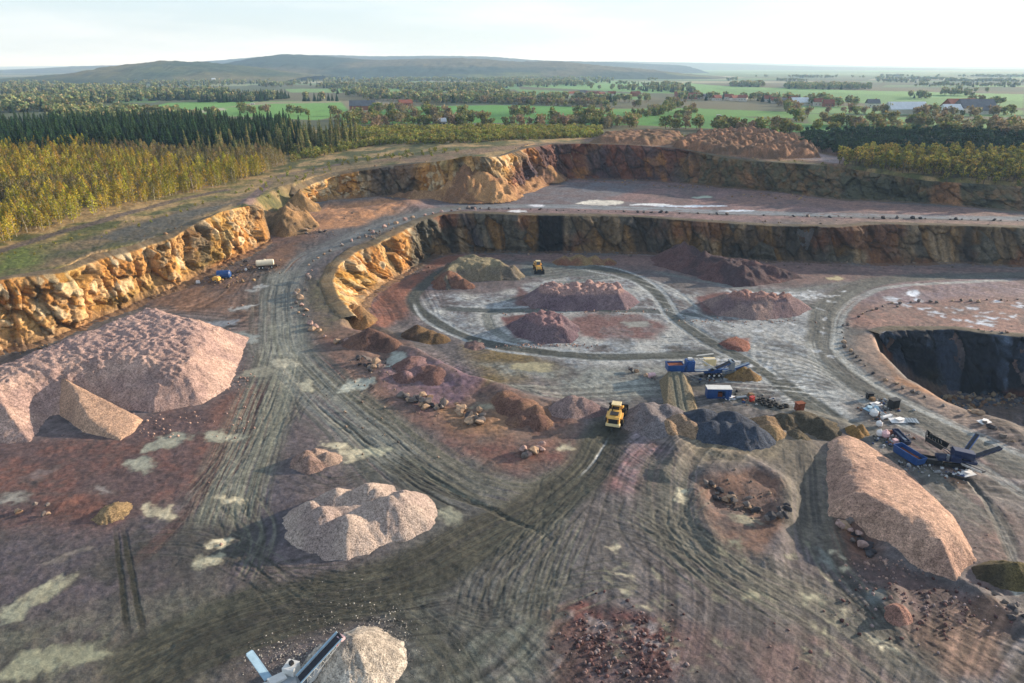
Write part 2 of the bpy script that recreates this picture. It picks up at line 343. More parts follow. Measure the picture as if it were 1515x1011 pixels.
# pit reds
area([(535,476),(560,432),(620,400),(660,378),(720,376),(640,400),(612,440),(600,470),(575,484)], (128,86,70), .95, 3, 4, .3)
area([(660,376),(1110,380),(1290,395),(1515,398),(1515,406),(1250,415),(1100,425),(960,400),(780,390)], (118,94,88), .9, 4, 6, .45)
area([(850,468),(930,466),(978,478),(975,500),(860,506)], (120,76,68), .95, 2, 4, .4)
area([(740,470),(800,465),(800,510),(760,500)], (104,66,62), .9, 2, 2, .3)
area([(1030,440),(1080,430),(1080,465),(1040,462)], (110,70,62), .9, 2, 2, .3)
area([(1080,500),(1110,500),(1105,520),(1070,515)], (140,90,78), .9, 1, 1, .3)
area([(765,425),(790,440),(790,460),(762,450)], (112,70,64), .8, 1.5, 2, .3)
# blue grey dust
BG = (142,148,152)
area([(622,440),(760,432),(770,420),(900,405),(1000,425),(1030,440),(1050,470),(1100,480),(1230,470),(1232,560),(1290,600),(1180,610),(1100,560),(980,545),(860,545),(760,520),(690,500),(640,470)], BG, .85, 5, 7, .8, c2=(156,156,152))
area([(1060,420),(1210,430),(1215,460),(1200,500),(1050,480)], (150,152,152), .8, 5, 6, .8)
area([(690,540),(900,545),(1000,545),(980,590),(900,590),(760,560)], (128,130,124), .8, 4, 6, .7)
area([(1090,520),(1230,560),(1300,610),(1380,680),(1300,640),(1180,600),(1100,560)], (146,148,146), .8, 4, 6, .7)
area([(780,388),(880,392),(930,402),(860,412),(760,412)], (98,102,98), .9, 3, 4, .3)
# right region
area([(1262,450),(1300,425),(1400,415),(1515,415),(1515,500),(1400,488),(1310,490),(1262,485)], (140,106,94), .95, 3, 5, .35)
area([(1260,430),(1400,412),(1515,410),(1515,440),(1380,445),(1290,455)], (122,106,110), .8, 4, 5, .5)
area([(1260,500),(1300,500),(1340,560),(1420,605),(1515,650),(1515,665),(1380,620),(1300,580)], (128,108,96), .85, 2, 3, .4)
area([(1290,500),(1330,555),(1400,597),(1440,610),(1400,600),(1330,570)], (150,104,66), .6, 2, 3, .5)
area([(1380,575),(1515,590),(1515,645),(1430,615)], (92,78,68), .9, 3, 4, .4)
area([(1380,570),(1515,578),(1515,598),(1400,592)], (40,44,56), .9, 3, 4, .4)
# machinery yard and lower right
area([(1250,600),(1340,590),(1440,660),(1515,720),(1515,860),(1440,800),(1390,730),(1290,640)], (108,100,94), .9, 4, 5, .4)
area([(1320,640),(1400,650),(1470,680),(1440,700),(1340,690)], (122,86,86), .6, 3, 4, .6)
area([(1400,690),(1440,690),(1420,720),(1390,710)], (128,88,56), .7, 2, 3, .5)
area([(1430,730),(1515,760),(1515,880),(1450,870)], (118,92,84), .8, 4, 5, .5)
area([(1235,820),(1330,830),(1515,930),(1515,1000),(1400,985),(1320,920),(1250,850)], (94,76,72), .95, 2, 4, .4)
area([(1330,905),(1460,895),(1515,930),(1515,985),(1420,985),(1340,940)], (114,90,76), .85, 2, 4, .5)
area([(1232,765),(1300,775),(1310,830),(1240,830)], (112,80,64), .9, 2, 3, .3)
# crater and around the loader bank
area([(1040,705),(1110,695),(1165,715),(1165,770),(1120,830),(1050,800),(1030,750)], (114,86,72), .95, 1.5, 2, .4)
area([(900,600),(990,610),(1000,660),(980,715),(920,730),(880,690)], (128,118,124), .8, 4, 5, .5, c2=(110,100,96))
area([(870,690),(960,660),(1000,680),(960,740),(900,730)], (116,82,80), .7, 3, 4, .6)
area([(1000,625),(1220,640),(1220,700),(1170,700),(1100,680),(1040,690),(1000,690)], (116,106,88), .8, 4, 4, .4)
area([(790,560),(900,590),(870,620),(820,600)], (126,112,112), .6, 3, 4, .6)
# red wet ground at the bottom
area([(805,895),(880,890),(1010,930),(1020,1040),(830,1040)], (78,50,50), .95, 1.5, 3, .4, c2=(104,68,62))
for q in range(26):
    ax, ay = R.uniform(815, 1000), R.uniform(900, 1030)
    area([(ax, ay), (ax+R.uniform(6,22), ay+R.uniform(-3,5)), (ax+R.uniform(5,26), ay+R.uniform(8,20)), (ax-R.uniform(0,8), ay+R.uniform(8,26))], R.choice([(150,138,134),(128,110,106),(66,58,54)]), .75, .5, 1.2, .8)
area([(1000,860),(1200,870),(1340,1000),(1180,1040),(1030,1040)], (84,80,78), .7, 5, 6, .5, c2=(100,80,76))
area([(600,860),(830,840),(830,1040),(560,1040)], (90,92,82), .7, 6, 6, .6)
# light and dark mottling in the foreground, as streaks along the traffic
def traffic(mask, ang, amp, f=1.0):
    m = np.nonzero(mask)[0]; ca, sa = math.cos(ang), math.sin(ang); u = X[m]*ca+Y[m]*sa+22*vn(X[m]*.018+3, Y[m]*.018); v = -X[m]*sa+Y[m]*ca+26*vn(X[m]*.015+8, Y[m]*.015)
    s = .4*vn(v*.75*f, u*.02)+.7*vn(v*2.1*f+7, u*.03); s = np.sign(s)*np.abs(s)**.8; g_ = np.clip(.5+1.6*vn(X[m]*.03+50, Y[m]*.03), 0, 1)
    colr[m] *= np.clip(1+amp*1.15*s*g_, .3, 2)[:, None]; bumpz[m] += .05*s*g_
low = ~plat & (Y < 330) & ~inside(X, Y, AT([(1030,695),(1100,685),(1175,705),(1175,800),(1120,840),(1040,800)])) & ~inside(X, Y, AT([(470,510),(540,480),(640,530),(760,570),(880,610),(860,670),(760,700),(640,640)]))
traffic(low & (Y < 215), rad(38), .6); traffic(low & (Y < 215) & (X > -20), rad(118), .2, .8); traffic(low & (X < -25), rad(75), .5); traffic(low & (Y > 150) & (X > -30), rad(165), .4)
# ---------------------------------------------------------------- tracks
road([(1600,330),(1515,324),(1300,320),(1150,316),(1000,311),(860,306),(760,305),(690,307),(640,312)], 10, (126,130,132), .9, .6, wv=.45)
road([(1515,329),(1300,322),(1000,315)], 2.5, (84,82,78), .8, .3)
road([(700,306),(640,312),(590,328),(540,345),(490,365),(455,382),(436,398),(420,420),(412,450)], 10, (130,132,130), .95, .6, c2=(96,94,88), wv=.4)
for dx in (-9, -3, 4, 10): road([(420+dx,410),(412+dx,450),(420+dx*1.3,500),(440+dx*1.6,540),(480+dx*1.8,590)], 1.6, (72,70,64), .75, .4, 1)
road([(425,395),(414,430),(414,480),(425,520),(470,570),(520,620),(580,680),(650,735),(700,770)], 18, (122,122,114), .75, 1.0, .8, c2=(84,84,76), wv=.3)
road([(418,500),(410,540),(390,600),(370,660),(345,720),(325,790)], 15, (134,134,116), .8, 1.3, 1.3, c2=(84,80,72), wv=.3)
road([(395,560),(350,640),(310,720),(250,790),(180,850)], 3, (90,66,60), .6, .6)
for q in range(6): road([(395+q*4,560),(330+q*8,660),(260+q*10,750)], .8, (74,52,50), .6, .4)
road([(430,520),(470,560),(540,600),(620,660),(700,710),(790,730),(860,700)], 9, (118,114,98), .7, .9, 1, c2=(96,94,80))
for q in range(9):
    o = q*7
    road([(455+o,590+q*6),(530+o,640+q*7),(620+o,690+q*6),(700+o*2.2-20,735+q*6),(770+q*8,750+q*9)], .8, R.choice([(66,64,56),(132,130,112),(70,70,62)]), .5, .5, 1.5)
# pit tracks
PD = (74,76,70)
road([(1600,404),(1515,407),(1400,410),(1310,415),(1255,430),(1225,458),(1217,490),(1225,525),(1262,560),(1320,595),(1400,638),(1470,670),(1560,715)], 9, (76,77,72), 1.0, .3, c2=(94,94,88))
road([(1510,414),(1330,424),(1275,440),(1243,470),(1238,500),(1250,530),(1300,570),(1400,620),(1560,690)], 3.5, (152,154,150), .8, .7)
road([(1200,500),(1208,535),(1250,575),(1320,618),(1420,670),(1560,760)], 3, (146,148,144), .7, .9)
road([(860,392),(930,408),(975,435),(1000,470),(1045,502),(1100,532),(1160,570),(1220,610),(1240,640)], 6.5, PD, 1.0, .2, soft=.25)
road([(700,388),(680,394),(650,404),(622,425),(612,445),(630,468),(680,494),(740,512),(820,522),(900,528),(1000,526),(1080,518)], 5.5, PD, 1.0, .2, soft=.25)
road([(640,455),(720,460),(860,458),(960,460),(1020,466),(1130,462),(1215,452)], 4.2, (78,82,80), 1, .2, soft=.25)
road([(930,455),(740,462),(725,475),(740,495),(790,518)], 4, (104,106,100), .8, .5)
road([(720,445),(790,438),(800,425),(900,410),(960,412)], 4, (104,108,104), .7, .5)
road([(960,400),(1060,420),(1130,430),(1215,425),(1260,415)], 4, (110,112,108), .7, .6)
for q in range(12): road([(950+q*6,500+q*5),(1050,500+q*7),(1180,520+q*6),(1260,560+q*3)], .9, R.choice([(96,98,92),(104,106,102),(170,172,168)]), .6, .8, 1.2)
for q in range(8): road([(940,405+q*6),(1000+q*5,430+q*6),(1040+q*9,470+q*3)], 1.2, R.choice([(100,104,102),(168,170,166)]), .6, .8, 1.2)
for q in range(10): road([(700+q*10,560+q*1.5),(800,572+q*1.5),(900,570+q*2),(1000,560+q*3)], 1.0, R.choice([(100,100,92),(150,150,140)]), .5, .8, 1.2)
road([(1000,560),(1100,590),(1220,615),(1290,640),(1360,690),(1420,745),(1515,800)], 7, (100,98,90), .8, .6)
for q in range(7): road([(1330+q*9,640+q*2),(1420+q*4,700+q*4),(1480,760+q*6),(1515,830+q*8)], .9, R.choice([(74,72,68),(128,124,116)]), .6, .6)
area([(845,470),(880,464),(930,465),(965,474),(978,486),(968,497),(930,504),(880,507),(850,504)], (112,84,80), .9, 3, 6, .9); area([(742,470),(800,465),(800,510),(762,502)], (100,68,66), 1, 1.5, 2, .2); area([(1030,440),(1080,432),(1080,467),(1040,464)], (104,70,66), 1, 1.5, 2, .2)
area([(1080,500),(1110,500),(1105,520),(1070,515)], (130,92,82), .9, 1, 1, .3); area([(765,425),(790,440),(790,460),(762,450)], (104,72,70), .9, 1.5, 2, .2)
for P_, w_ in (([(862,388),(935,404),(982,432),(1008,468),(1052,498),(1108,528),(1168,566)], 1.6), ([(852,397),(925,413),(966,440),(992,474),(1038,507),(1092,537),(1150,575)], 1.6), ([(612,446),(626,472),(676,499),(738,518),(820,528),(900,534),(1000,532)], 1.5), ([(630,455),(680,488),(742,506),(820,516),(900,522),(1000,520)], 1.5), ([(640,450),(720,455),(860,453),(960,455),(1020,461)], 1.2)): road(P_, w_, (158,162,162), .8, .8)
# hopper ramp tracks
road([(1008,575),(1012,620)], 3, (128,128,114), .9, .5, 1, .3, .05)
# the dark loader road and the fan of tracks round it
road([(922,618),(895,650),(865,700),(800,750),(720,795),(640,838),(550,872),(440,900),(300,950),(120,1030)], (9,14), (60,58,48), .97, .35, 1.4, .35, .12, c2=(80,78,66), wv=.1)
road([(905,645),(880,680),(850,712)], .5, (140,142,138), .8, .3)
road([(440,860),(350,900),(250,950),(150,1040)], 8, (74,74,62), .85, .6, 1.2)
road([(560,870),(600,900),(660,960),(700,1040)], 6, (74,74,64), .7, .8, 1.4)
def bundle(P, n, spread, w, cs, a=.7):
    P = AT(P); L_ = smooth_line(P, 8); T = np.gradient(L_, axis=0); T /= np.linalg.norm(T, axis=1)[:, None]; Nn = np.stack([-T[:,1], T[:,0]], 1)
    for i in range(n):
        o0, o1 = R.uniform(-1,1)*spread, R.uniform(-1,1)*spread; k = np.linspace(0, 1, len(L_))[:, None]
        Q = L_+Nn*(o0*(1-k)+o1*k+1.2*np.sin(k*R.uniform(2,5)+R.uniform(0,6)))
        lo = R.uniform(0,.35); hi = R.uniform(.65,1); c = R.choice(cs); i0, i1 = int(lo*len(Q)), max(int(hi*len(Q)), int(lo*len(Q))+3)
        road(list(Q[i0:i1]), w*.8, c, a*R.uniform(.4,.9), .5, 1, .6, .05, world=True)
        road(list((Q+Nn*2.3)[i0:i1]), w*.8, c, a*R.uniform(.4,.9), .5, 1, .6, .05, world=True)
CS = [(58,58,50),(66,66,56),(60,58,54),(112,110,96),(76,74,64),(54,52,46)]
bundle([(860,700),(800,790),(760,880),(740,1011)], 16, 9, .55, CS)
bundle([(830,730),(700,850),(680,940),(720,1030)], 14, 6, .55, CS)
bundle([(480,620),(600,700),(720,760),(820,740)], 14, 6, .6, CS)
bundle([(640,840),(540,840),(440,830),(330,850)], 8, 4, .55, CS)
bundle([(330,720),(345,800),(300,870),(200,960)], 12, 9, .55, CS)
bundle([(700,880),(560,900),(420,900),(250,960)], 12, 6, .5, CS)
bundle([(150,800),(280,800),(420,870),(520,960)], 8, 6, .5, CS, .5)
bundle([(1010,700),(975,780),(1060,860),(1200,940),(1350,1020)], 16, 8, .6, CS)
bundle([(860,760),(960,800),(1100,900),(1200,1020)], 10, 7, .6, CS, .6)
bundle([(1190,690),(1200,780),(1230,850),(1350,960),(1450,1020)], 10, 5, .6, CS)
bundle([(640,880),(720,900),(860,850),(960,800)], 7, 7, .5, CS, .5)
bundle([(700,960),(800,900),(900,870),(1050,880)], 6, 8, .5, CS, .5)
bundle([(420,690),(480,720),(560,700),(640,700)], 6, 4, .5, CS, .5)
bundle([(430,560),(400,640),(370,720)], 10, 8, .6, CS, .5)
road([(1185,650),(1190,700),(1197,760),(1205,830)], 10, (106,98,86), .8, .6, .9)
for dx in (-11,-5,6,13): road([(1190+dx,650),(1193+dx,720),(1200+dx*1.2,800)], .8, (70,66,60), .7, .4)
road([(1000,660),(990,730),(1010,800),(1100,850),(1220,900),(1340,990),(1400,1040)], 12, (98,95,84), .7, .8, .8)
bundle([(1235,840),(1280,900),(1340,970),(1400,1030)], 4, 2, .6, [(60,58,52)], .8)
for a, b, c in (((182,770),(195,860),(215,960)), ((172,770),(178,860),(190,960))): road([a, b, c], .9, (52,50,40), .9, .3)
road([(922,618),(895,650),(865,700),(800,750),(720,795),(640,838),(550,872),(440,900),(300,950),(120,1030)], (8,12), (52,50,42), .9, .45, 1.6, .45, .05, c2=(74,72,60), wv=.1)
road([(905,645),(880,680),(850,712)], .5, (150,152,150), .8, .3)
road([(422,470),(416,520),(400,580),(378,650),(352,720),(330,790)], 12, (150,150,130), .6, 1.6, 1.8, c2=(128,128,112), rut=.03, wv=.2)
road([(425,395),(414,430),(414,480),(430,530),(480,585),(540,640),(610,690)], 12, (140,140,130), .5, 1.6, 1.6, rut=.03, wv=.2)
# puddles and dried mud pools
def puddle(cx, cy, rx, ry, c=(184,174,146), rot=0, a=.92, wv=.4, n=9):
    pts = []
    for i in range(n):
        t = 2*math.pi*i/n; k = R.uniform(.7,1.15); x_, y_ = rx*k*math.cos(t), ry*k*math.sin(t)
        pts.append((cx+x_*math.cos(rot)-y_*math.sin(rot), cy+x_*math.sin(rot)+y_*math.cos(rot)))
    area(pts, (72,68,58), .5, 2.5, 2, .5, wetv=.25, warpf=1.5); area(pts, tuple(min(255, int(v*1.12)) for v in c), a*1.1, .9, 2.2, .08, wetv=wv*.8, warpf=1.6)
for p in [(233,757,26,13),(75,868,46,12,(150,146,122),-.5),(20,905,36,14,(146,144,122),-.4),(70,985,90,24,(138,136,112),-.15),(300,832,30,7,(160,154,130),-.35),(322,802,15,9),(345,738,24,6),(212,688,22,10,(140,138,122)),
 (250,655,38,9,(138,136,120),-.3),(325,648,32,8,(146,142,124)),(425,535,26,7,(152,148,130)),(375,552,34,9,(132,128,112),-.2),(545,668,28,9,(150,148,126)),(520,671,18,10),(500,660,24,4),(668,763,26,11,(132,130,112),.5),
 (533,571,30,9,(160,160,146),-.15),(585,533,16,10,(156,158,146),-.9),(840,658,9,6),(700,508,10,4),(790,545,30,8,(140,132,104)),(720,602,18,5,(140,132,110)),(1013,735,7,12),(1100,770,22,8,(120,116,98)),(1078,800,10,5,(120,120,100)),
 (1225,830,20,5,(110,112,104),.8),(1300,945,14,6),(1325,960,8,4),(1240,905,10,4),(1120,875,14,6,(140,136,112)),(1195,880,12,8,(138,134,112)),(930,848,7,3),(900,812,9,3),(930,870,6,3),(965,900,5,3),(1243,822,7,3),
 (1255,838,6,3),(1280,880,14,14,(96,100,98),.8),(940,480,22,5,(132,130,122)),(155,725,20,6,(112,104,100)),(100,820,30,5,(120,110,100),-.3),(60,700,28,5,(108,92,88),-.3),(10,740,26,9,(120,116,108)),(450,570,12,10,(150,146,126)),
 (360,455,18,3,(160,160,156),-.15),(388,424,10,2.5,(160,160,156),-.1),(375,430,12,2,(150,150,146)),(325,480,24,5,(130,134,140),-.2),(355,500,30,8,(128,132,126)),
 (890,300,38,4,(196,190,176)),(792,304,14,2,(200,200,204)),(960,303,30,2,(196,196,196)),(1040,292,18,1.5,(150,158,140)),(765,313,14,1.5,(196,196,196)),(1090,312,40,1.2,(190,196,204)),(1020,305,50,1.2,(180,190,200)),
 (1349,435,15,4,(200,204,210)),(1238,412,14,3,(160,148,116)),(1520,870,40,10,(150,150,140))]:
    puddle(*p)
for q in range(46):      # pale patches (salt-white pools) on the right
    ax, ay = R.choice([(1345,450),(1390,463),(1450,475),(1480,468),(1330,445),(1420,458),(1500,450)]); puddle(ax+R.gauss(0,16), ay+R.gauss(0,3.5), R.uniform(2,10), R.uniform(.5,1.8), (190,194,202), R.uniform(-.1,.3), .9, .3, 7)
for q in range(60): puddle(R.gauss(1200,26) if q%2 else R.uniform(1060,1230), R.gauss(437,4) if q%2 else R.uniform(430,560), R.uniform(2,9), R.uniform(.5,2), (186,190,192), R.uniform(-.2,.4), .8, .1, 7)
for q in range(45): puddle(R.uniform(900,1250), R.uniform(800,1000), R.uniform(2,7), R.uniform(1,3), (138,134,110), .6, .7, .3, 7)
# plateau: haul track, railway-like track at the left, grey waste ground
area([(-100,420),(0,395),(170,340),(300,300),(370,285),(380,300),(270,340),(150,383),(0,412)], (98,88,68), .9, 4, 6, .5, c2=(120,100,72))
area([(150,350),(260,315),(340,300),(330,310),(260,345),(180,370)], (88,84,74), .8, 3, 6, .6)
area([(0,370),(60,365),(40,400),(-20,410)], (92,100,44), .8, 4, 6, .6)
road([(-80,400),(0,372),(70,350),(140,330),(210,310),(290,290),(350,278)], 5, (98,84,74), .95, .4, 1)
road([(340,305),(362,298),(385,283),(400,268),(425,258),(470,250),(520,240)], 5, (112,92,86), .95, .4)
area([(400,262),(520,240),(560,240),(600,236),(560,250),(450,275),(440,290),(400,300)], (134,112,78), .8, 3, 5, .5)
area([(540,240),(690,222),(790,212),(870,208),(880,214),(780,226),(640,242)], (132,106,80), .85, 3, 6, .5)
area([(850,206),(1000,190),(1200,205),(1250,225),(1250,248),(1080,236),(1000,222),(880,214)], (136,100,80), .95, 3, 6, .4, c2=(120,96,88))
area([(1190,222),(1245,232),(1240,242),(1180,236)], (150,134,132), .9, 2, 4, .3)
area([(1245,250),(1374,270),(1515,278),(1515,315),(1374,302),(1250,290)], (96,88,58), .9, 4, 6, .5)
# ---------------------------------------------------------------- country beyond: meadows, ploughland, woodland floor
FL = inside(X, Y, [(-40000, 620), (-250, 560), (0, 520), (400, 480), (40000, 480), (40000, 70000), (-40000, 70000)])
fm = np.nonzero(FL)[0]
fb = np.empty((len(fm), 3)); fb[:] = lin((74,84,52)); fb = mixc(fb, lin((98,92,60))[None, :], sm(fbm(X[fm]*.004, Y[fm]*.002, 4)*2+.5)); fb = mixc(fb, lin((96,122,62))[None, :], sm((Y[fm]-2500)/4000)*sm((X[fm]+200)/900)); colr[fm] = fb
GRN = (86,142,44); GRN2 = (102,150,62); GRN3 = (112,154,80)
def fld(pts, c=GRN, a=1): area(pts, c, a, 4, 0, .15, warpf=0)
fld([(170,172),(250,152),(400,150),(505,150),(520,168),(470,178),(330,172),(230,178)], GRN2)
fld([(330,160),(380,151),(505,149),(505,152),(400,154)], (140,136,100))
fld([(495,170),(560,162),(740,160),(900,164),(1090,172),(1190,183),(1515,190),(1515,202),(1180,196),(960,186),(690,182),(500,184)], (74,130,38))
fld([(505,150),(590,146),(600,158),(520,168)], (128,118,92)); fld([(610,158),(760,156),(900,160),(880,166),(640,166)], (84,140,50))
fld([(880,162),(1000,160),(1170,166),(1190,176),(1090,172),(960,170)], (92,138,52)); fld([(980,176),(1180,184),(1515,192),(1515,199),(1200,194),(960,184)], (66,118,40))
fld([(1190,168),(1400,176),(1515,180),(1515,190),(1200,182)], (96,136,62)); fld([(770,118),(1000,122),(1080,128),(1260,134),(1515,140),(1515,150),(1260,146),(960,138),(770,128)], GRN3)
fld([(1050,130),(1250,138),(1515,150),(1515,160),(1250,152),(1100,142)], (98,138,70)); fld([(1180,156),(1515,164),(1515,174),(1200,168)], (104,140,74))
fld([(760,132),(960,140),(960,148),(780,142)], (96,134,66)); fld([(660,122),(760,120),(770,132),(690,136)], (92,132,74))
fld([(-100,141),(150,139),(330,137),(340,141),(150,145),(-100,146)], (104,140,70)); fld([(420,132),(700,130),(740,133),(600,138),(430,137)], (110,144,76)); fld([(0,122),(140,124),(60,128),(0,128)], GRN3); fld([(80,146),(240,146),(230,152),(120,153)], (88,122,60)); fld([(240,170),(330,160),(335,163),(250,172)], (170,164,140))
for q in range(70):      # patchwork towards the horizon
    px_ = R.uniform(-200, 1700); py_ = R.choice([105,108,112,116,120,126]) if px_ > 900 or R.random() < .25 else R.choice([116,120,124]); w_ = R.uniform(60, 220); h_ = R.uniform(1.2, 4)
    fld([(px_, py_), (px_+w_, py_+R.uniform(-.5,1)), (px_+w_+R.uniform(-30,30), py_+h_), (px_-R.uniform(0,40), py_+h_)], R.choice([GRN3,(120,142,92),(132,140,96),(96,120,72),(148,144,112),(84,104,70)]), .85)
# ---------------------------------------------------------------- finish ground
N4 = fbm(X*2.6, Y*2.6, 2)
colr *= np.clip(1+.2*N4*(1-wet)+.32*N3*(1-wet)+.22*N2+.25*WFX*(1-wet), .35, 1.8)[:, None]*np.where(FL, 0, 1)[:, None]+np.where(FL, 1, 0)[:, None]
dist = np.hypot(X, Y); nearf = np.interp(dist, [0, 450, 900], [1, 1, .3])*np.where(plat, 1.6, 1)
puf = 1-np.clip(wet*1.2, 0, 1)
Z = Z+(.16*fbm(X*.22, Y*.22, 4)+.10*fbm(X*.9, Y*.9, 3))*nearf*puf+bumpz*puf
ground = mesh_np('ground', np.stack([X, Y, Z], 1), gridF(NR, NC), M_ground, colr*KA, wet=wet)
tag(ground, kind='structure')
# ---------------------------------------------------------------- rock faces
def vor3(x, y, z, seed=0):
    """nearest cell id hash, tilt offset"""
    ix, iy, iz = np.floor(x).astype(np.int64), np.floor(y).astype(np.int64), np.floor(z).astype(np.int64)
    bd = np.full(x.shape, 9e9); b2 = bd.copy(); h1 = np.zeros(x.shape); tl = np.zeros(x.shape)
    def hh(a, k): return _g[(_perm[(a+k*71+seed) & 4095]) & 4095]
    for a in (-1, 0, 1):
        for b in (-1, 0, 1):
            for c in (-1, 0, 1):
                id_ = _perm[(ix+a+_perm[(iy+b+_perm[(iz+c) & 4095]) & 4095]) & 4095]
                dx = ix+a+.5+.45*hh(id_, 1)-x; dy = iy+b+.5+.45*hh(id_, 2)-y; dz = iz+c+.5+.45*hh(id_, 3)-z
                d = dx*dx+dy*dy+dz*dz; u = d < bd; b2 = np.where(u, bd, np.minimum(b2, d)); bd = np.where(u, d, bd)
                h1 = np.where(u, hh(id_, 4), h1); tl = np.where(u, dx*hh(id_, 5)+dy*hh(id_, 6)+dz*hh(id_, 7), tl)
    return h1, tl, np.sqrt(b2)-np.sqrt(bd)
def resample(P, step):
    s = np.concatenate([[0], np.cumsum(np.linalg.norm(np.diff(P[:, :2], axis=0), axis=1))]); n = int(s[-1]/step)+2; q = np.linspace(0, s[-1], n)
    return np.stack([np.interp(q, s, P[:, k]) for k in range(3)], 1), q/s[-1], s/s[-1], s[-1]
def cliff(name, T, B, pal, step=.4, rows=46, amp=1.0, cap=6.0, foot=5.0, label=None, ztop=None, talus=1.0, flip=1, darkf=None, big=1.0):
    s = np.concatenate([[0], np.cumsum(np.linalg.norm(np.diff(T[:, :2], axis=0), axis=1))]); n = int(s[-1]/step)+2; q = np.linspace(0, s[-1], n)
    # smooth interpolation of both lines
    Ti = np.stack([np.interp(q, s, T[:, k]) for k in range(3)], 1); Bi = np.stack([np.interp(q, s, B[:, k]) for k in range(3)], 1)
    def smo(A, k):
        kk = max(3, int(k/step))|1; w = np.hanning(kk+2)[1:-1]; w /= w.sum(); pad = kk//2
        return np.stack([np.convolve(np.pad(A[:, c], pad, 'edge'), w, 'valid') for c in range(3)], 1)
    Ti, Bi = smo(Ti, 6), smo(Bi, 9)
    tg = np.gradient(Ti[:, :2], axis=0); tg /= np.linalg.norm(tg, axis=1)[:, None]+1e-9; nr = flip*np.stack([tg[:, 1], -tg[:, 0]], 1)
    nr = smo(np.hstack([nr, nr[:, :1]]), 10)[:, :2]; nr /= np.linalg.norm(nr, axis=1)[:, None]+1e-9
    ends = sm(np.minimum(q, s[-1]-q)/6)
    v = np.linspace(0, 1, rows)
    P = Ti[None]*(1-v[:, None, None])+Bi[None]*v[:, None, None]
    Hh = np.maximum(Ti[:, 2]-Bi[:, 2], .5)
    P = P.copy(); x, y, z = P[..., 0], P[..., 1], P[..., 2]; qq = np.broadcast_to(q[None], x.shape)
    # steepen the upper part, leave scree at the foot
    pf = v[:, None]**1.6-v[:, None]; d = (Bi-Ti)[None, :, :2]*pf[..., None]; x = x+d[..., 0]*.8; y = y+d[..., 1]*.8
    lean = .35*z
    b1 = fbm((qq+lean)*.06, z*.02, 2)*2.4*big
    c1, t1_, e1 = vor3((x+lean)*.125, (y+lean*.5)*.125, z*.055, 3); c2, t2_, e2 = vor3(x*.42+5, y*.42, z*.3, 9)
    c3, t3_, e3 = vor3(x*1.1+5, y*1.1, z*.8, 19)
    gl = -1.9*np.clip(1-np.abs(vn((qq+lean*.8)*.13+9, z*.015))*7, 0, 1)
    dn = (b1+c1*1.7+t1_*2.7+c2*.45+t2_*1.1+gl-3.0*np.clip(.14-e1, 0, 1)*2+c3*.22+t3_*.3+.3*fbm(qq*1.3, z*1.1, 3)-.5*np.clip(.15-e2, 0, 1)*3+.25*fbm(qq*.35, z*3, 2))*amp
    vv = v[:, None]; env = (.25+.75*sm(vv/.12))*(1-.8*sm((vv-.8)/.2))
    dn = (dn+1.2)*env*np.minimum(1, Hh/9)[None]*(.15+.85*ends)[None]
    rub = sm((vv-.8)/.2)*(.5*fbm(x*.8, y*.8, 3)+.5*np.abs(vn(x*1.7, y*1.7)))*talus
    x = x+nr[None, :, 0]*dn; y = y+nr[None, :, 1]*dn; z = z+rub*ends[None]+.3*fbm(x*.5, z*.5, 2)*sm(vv*5)
    # cap inwards
    nc = 7; cv = np.linspace(1, 0, nc, endpoint=False)
    cx = Ti[None, :, 0]-nr[None, :, 0]*cv[:, None]*cap; cy = Ti[None, :, 1]-nr[None, :, 1]*cv[:, None]*cap
    zin = hgt(Ti[:, 0]-nr[:, 0]*cap, Ti[:, 1]-nr[:, 1]*cap)
    cz = zin[None]*cv[:, None]+z[0][None]*(1-cv[:, None])+.25*np.sin(np.pi*cv)[:, None]-.6*(cv[:, None] > .95)+.2*fbm(cx*.5, cy*.5, 3)
    # foot outwards
    nf = 8; fv = np.linspace(0, 1, nf+1)[1:]
    fx = x[-1][None]+nr[None, :, 0]*fv[:, None]*foot; fy = y[-1][None]+nr[None, :, 1]*fv[:, None]*foot; fz0 = hgt(fx, fy)
    fz = fz0+(z[-1][None]-fz0)*(1-fv[:, None])**2+talus*.6*np.clip(vn(fx*.9, fy*.9)+.2, 0, 1)*(1-fv[:, None])-.35*fv[:, None]**3
    VX = np.vstack([cx, x, fx]); VY = np.vstack([cy, y, fy]); VZ = np.vstack([cz, z, fz]); nrow = VX.shape[0]
    # colours
    cc = pal(qq, z, x, y, c1, c2, vv, s[-1])
    crk = np.maximum(np.clip(1-e1/.09, 0, 1)*.55, np.clip(1-e2/.09, 0, 1)*.3); cc = cc*(1+.16*c3+.1*c2)[..., None]; cc = cc*(1-crk[..., None])
    capc = (np.tile(cc[:1], (nc, 1, 1))*.15+.85*np.array(lin((100,89,70)))*np.ones((nc, n, 1)))*(1+.5*fbm(cx*.4, cy*.4, 3))[..., None]; footc = np.tile(cc[-1:], (nf, 1, 1))*.5+.5*lin((112,88,74))
    A = np.concatenate([capc, cc, footc], 0)
    F = gridF(nrow, n)
    if flip < 0: F = F[:, ::-1]
    o = mesh_np(name, np.stack([VX.ravel(), VY.ravel(), VZ.ravel()], 1), F, M_rock, A.reshape(-1, 3)*KA, smooth=False)
    tag(o, kind='structure'); return o
def mx(a, b, t): return a*(1-t[..., None])+b*t[..., None]
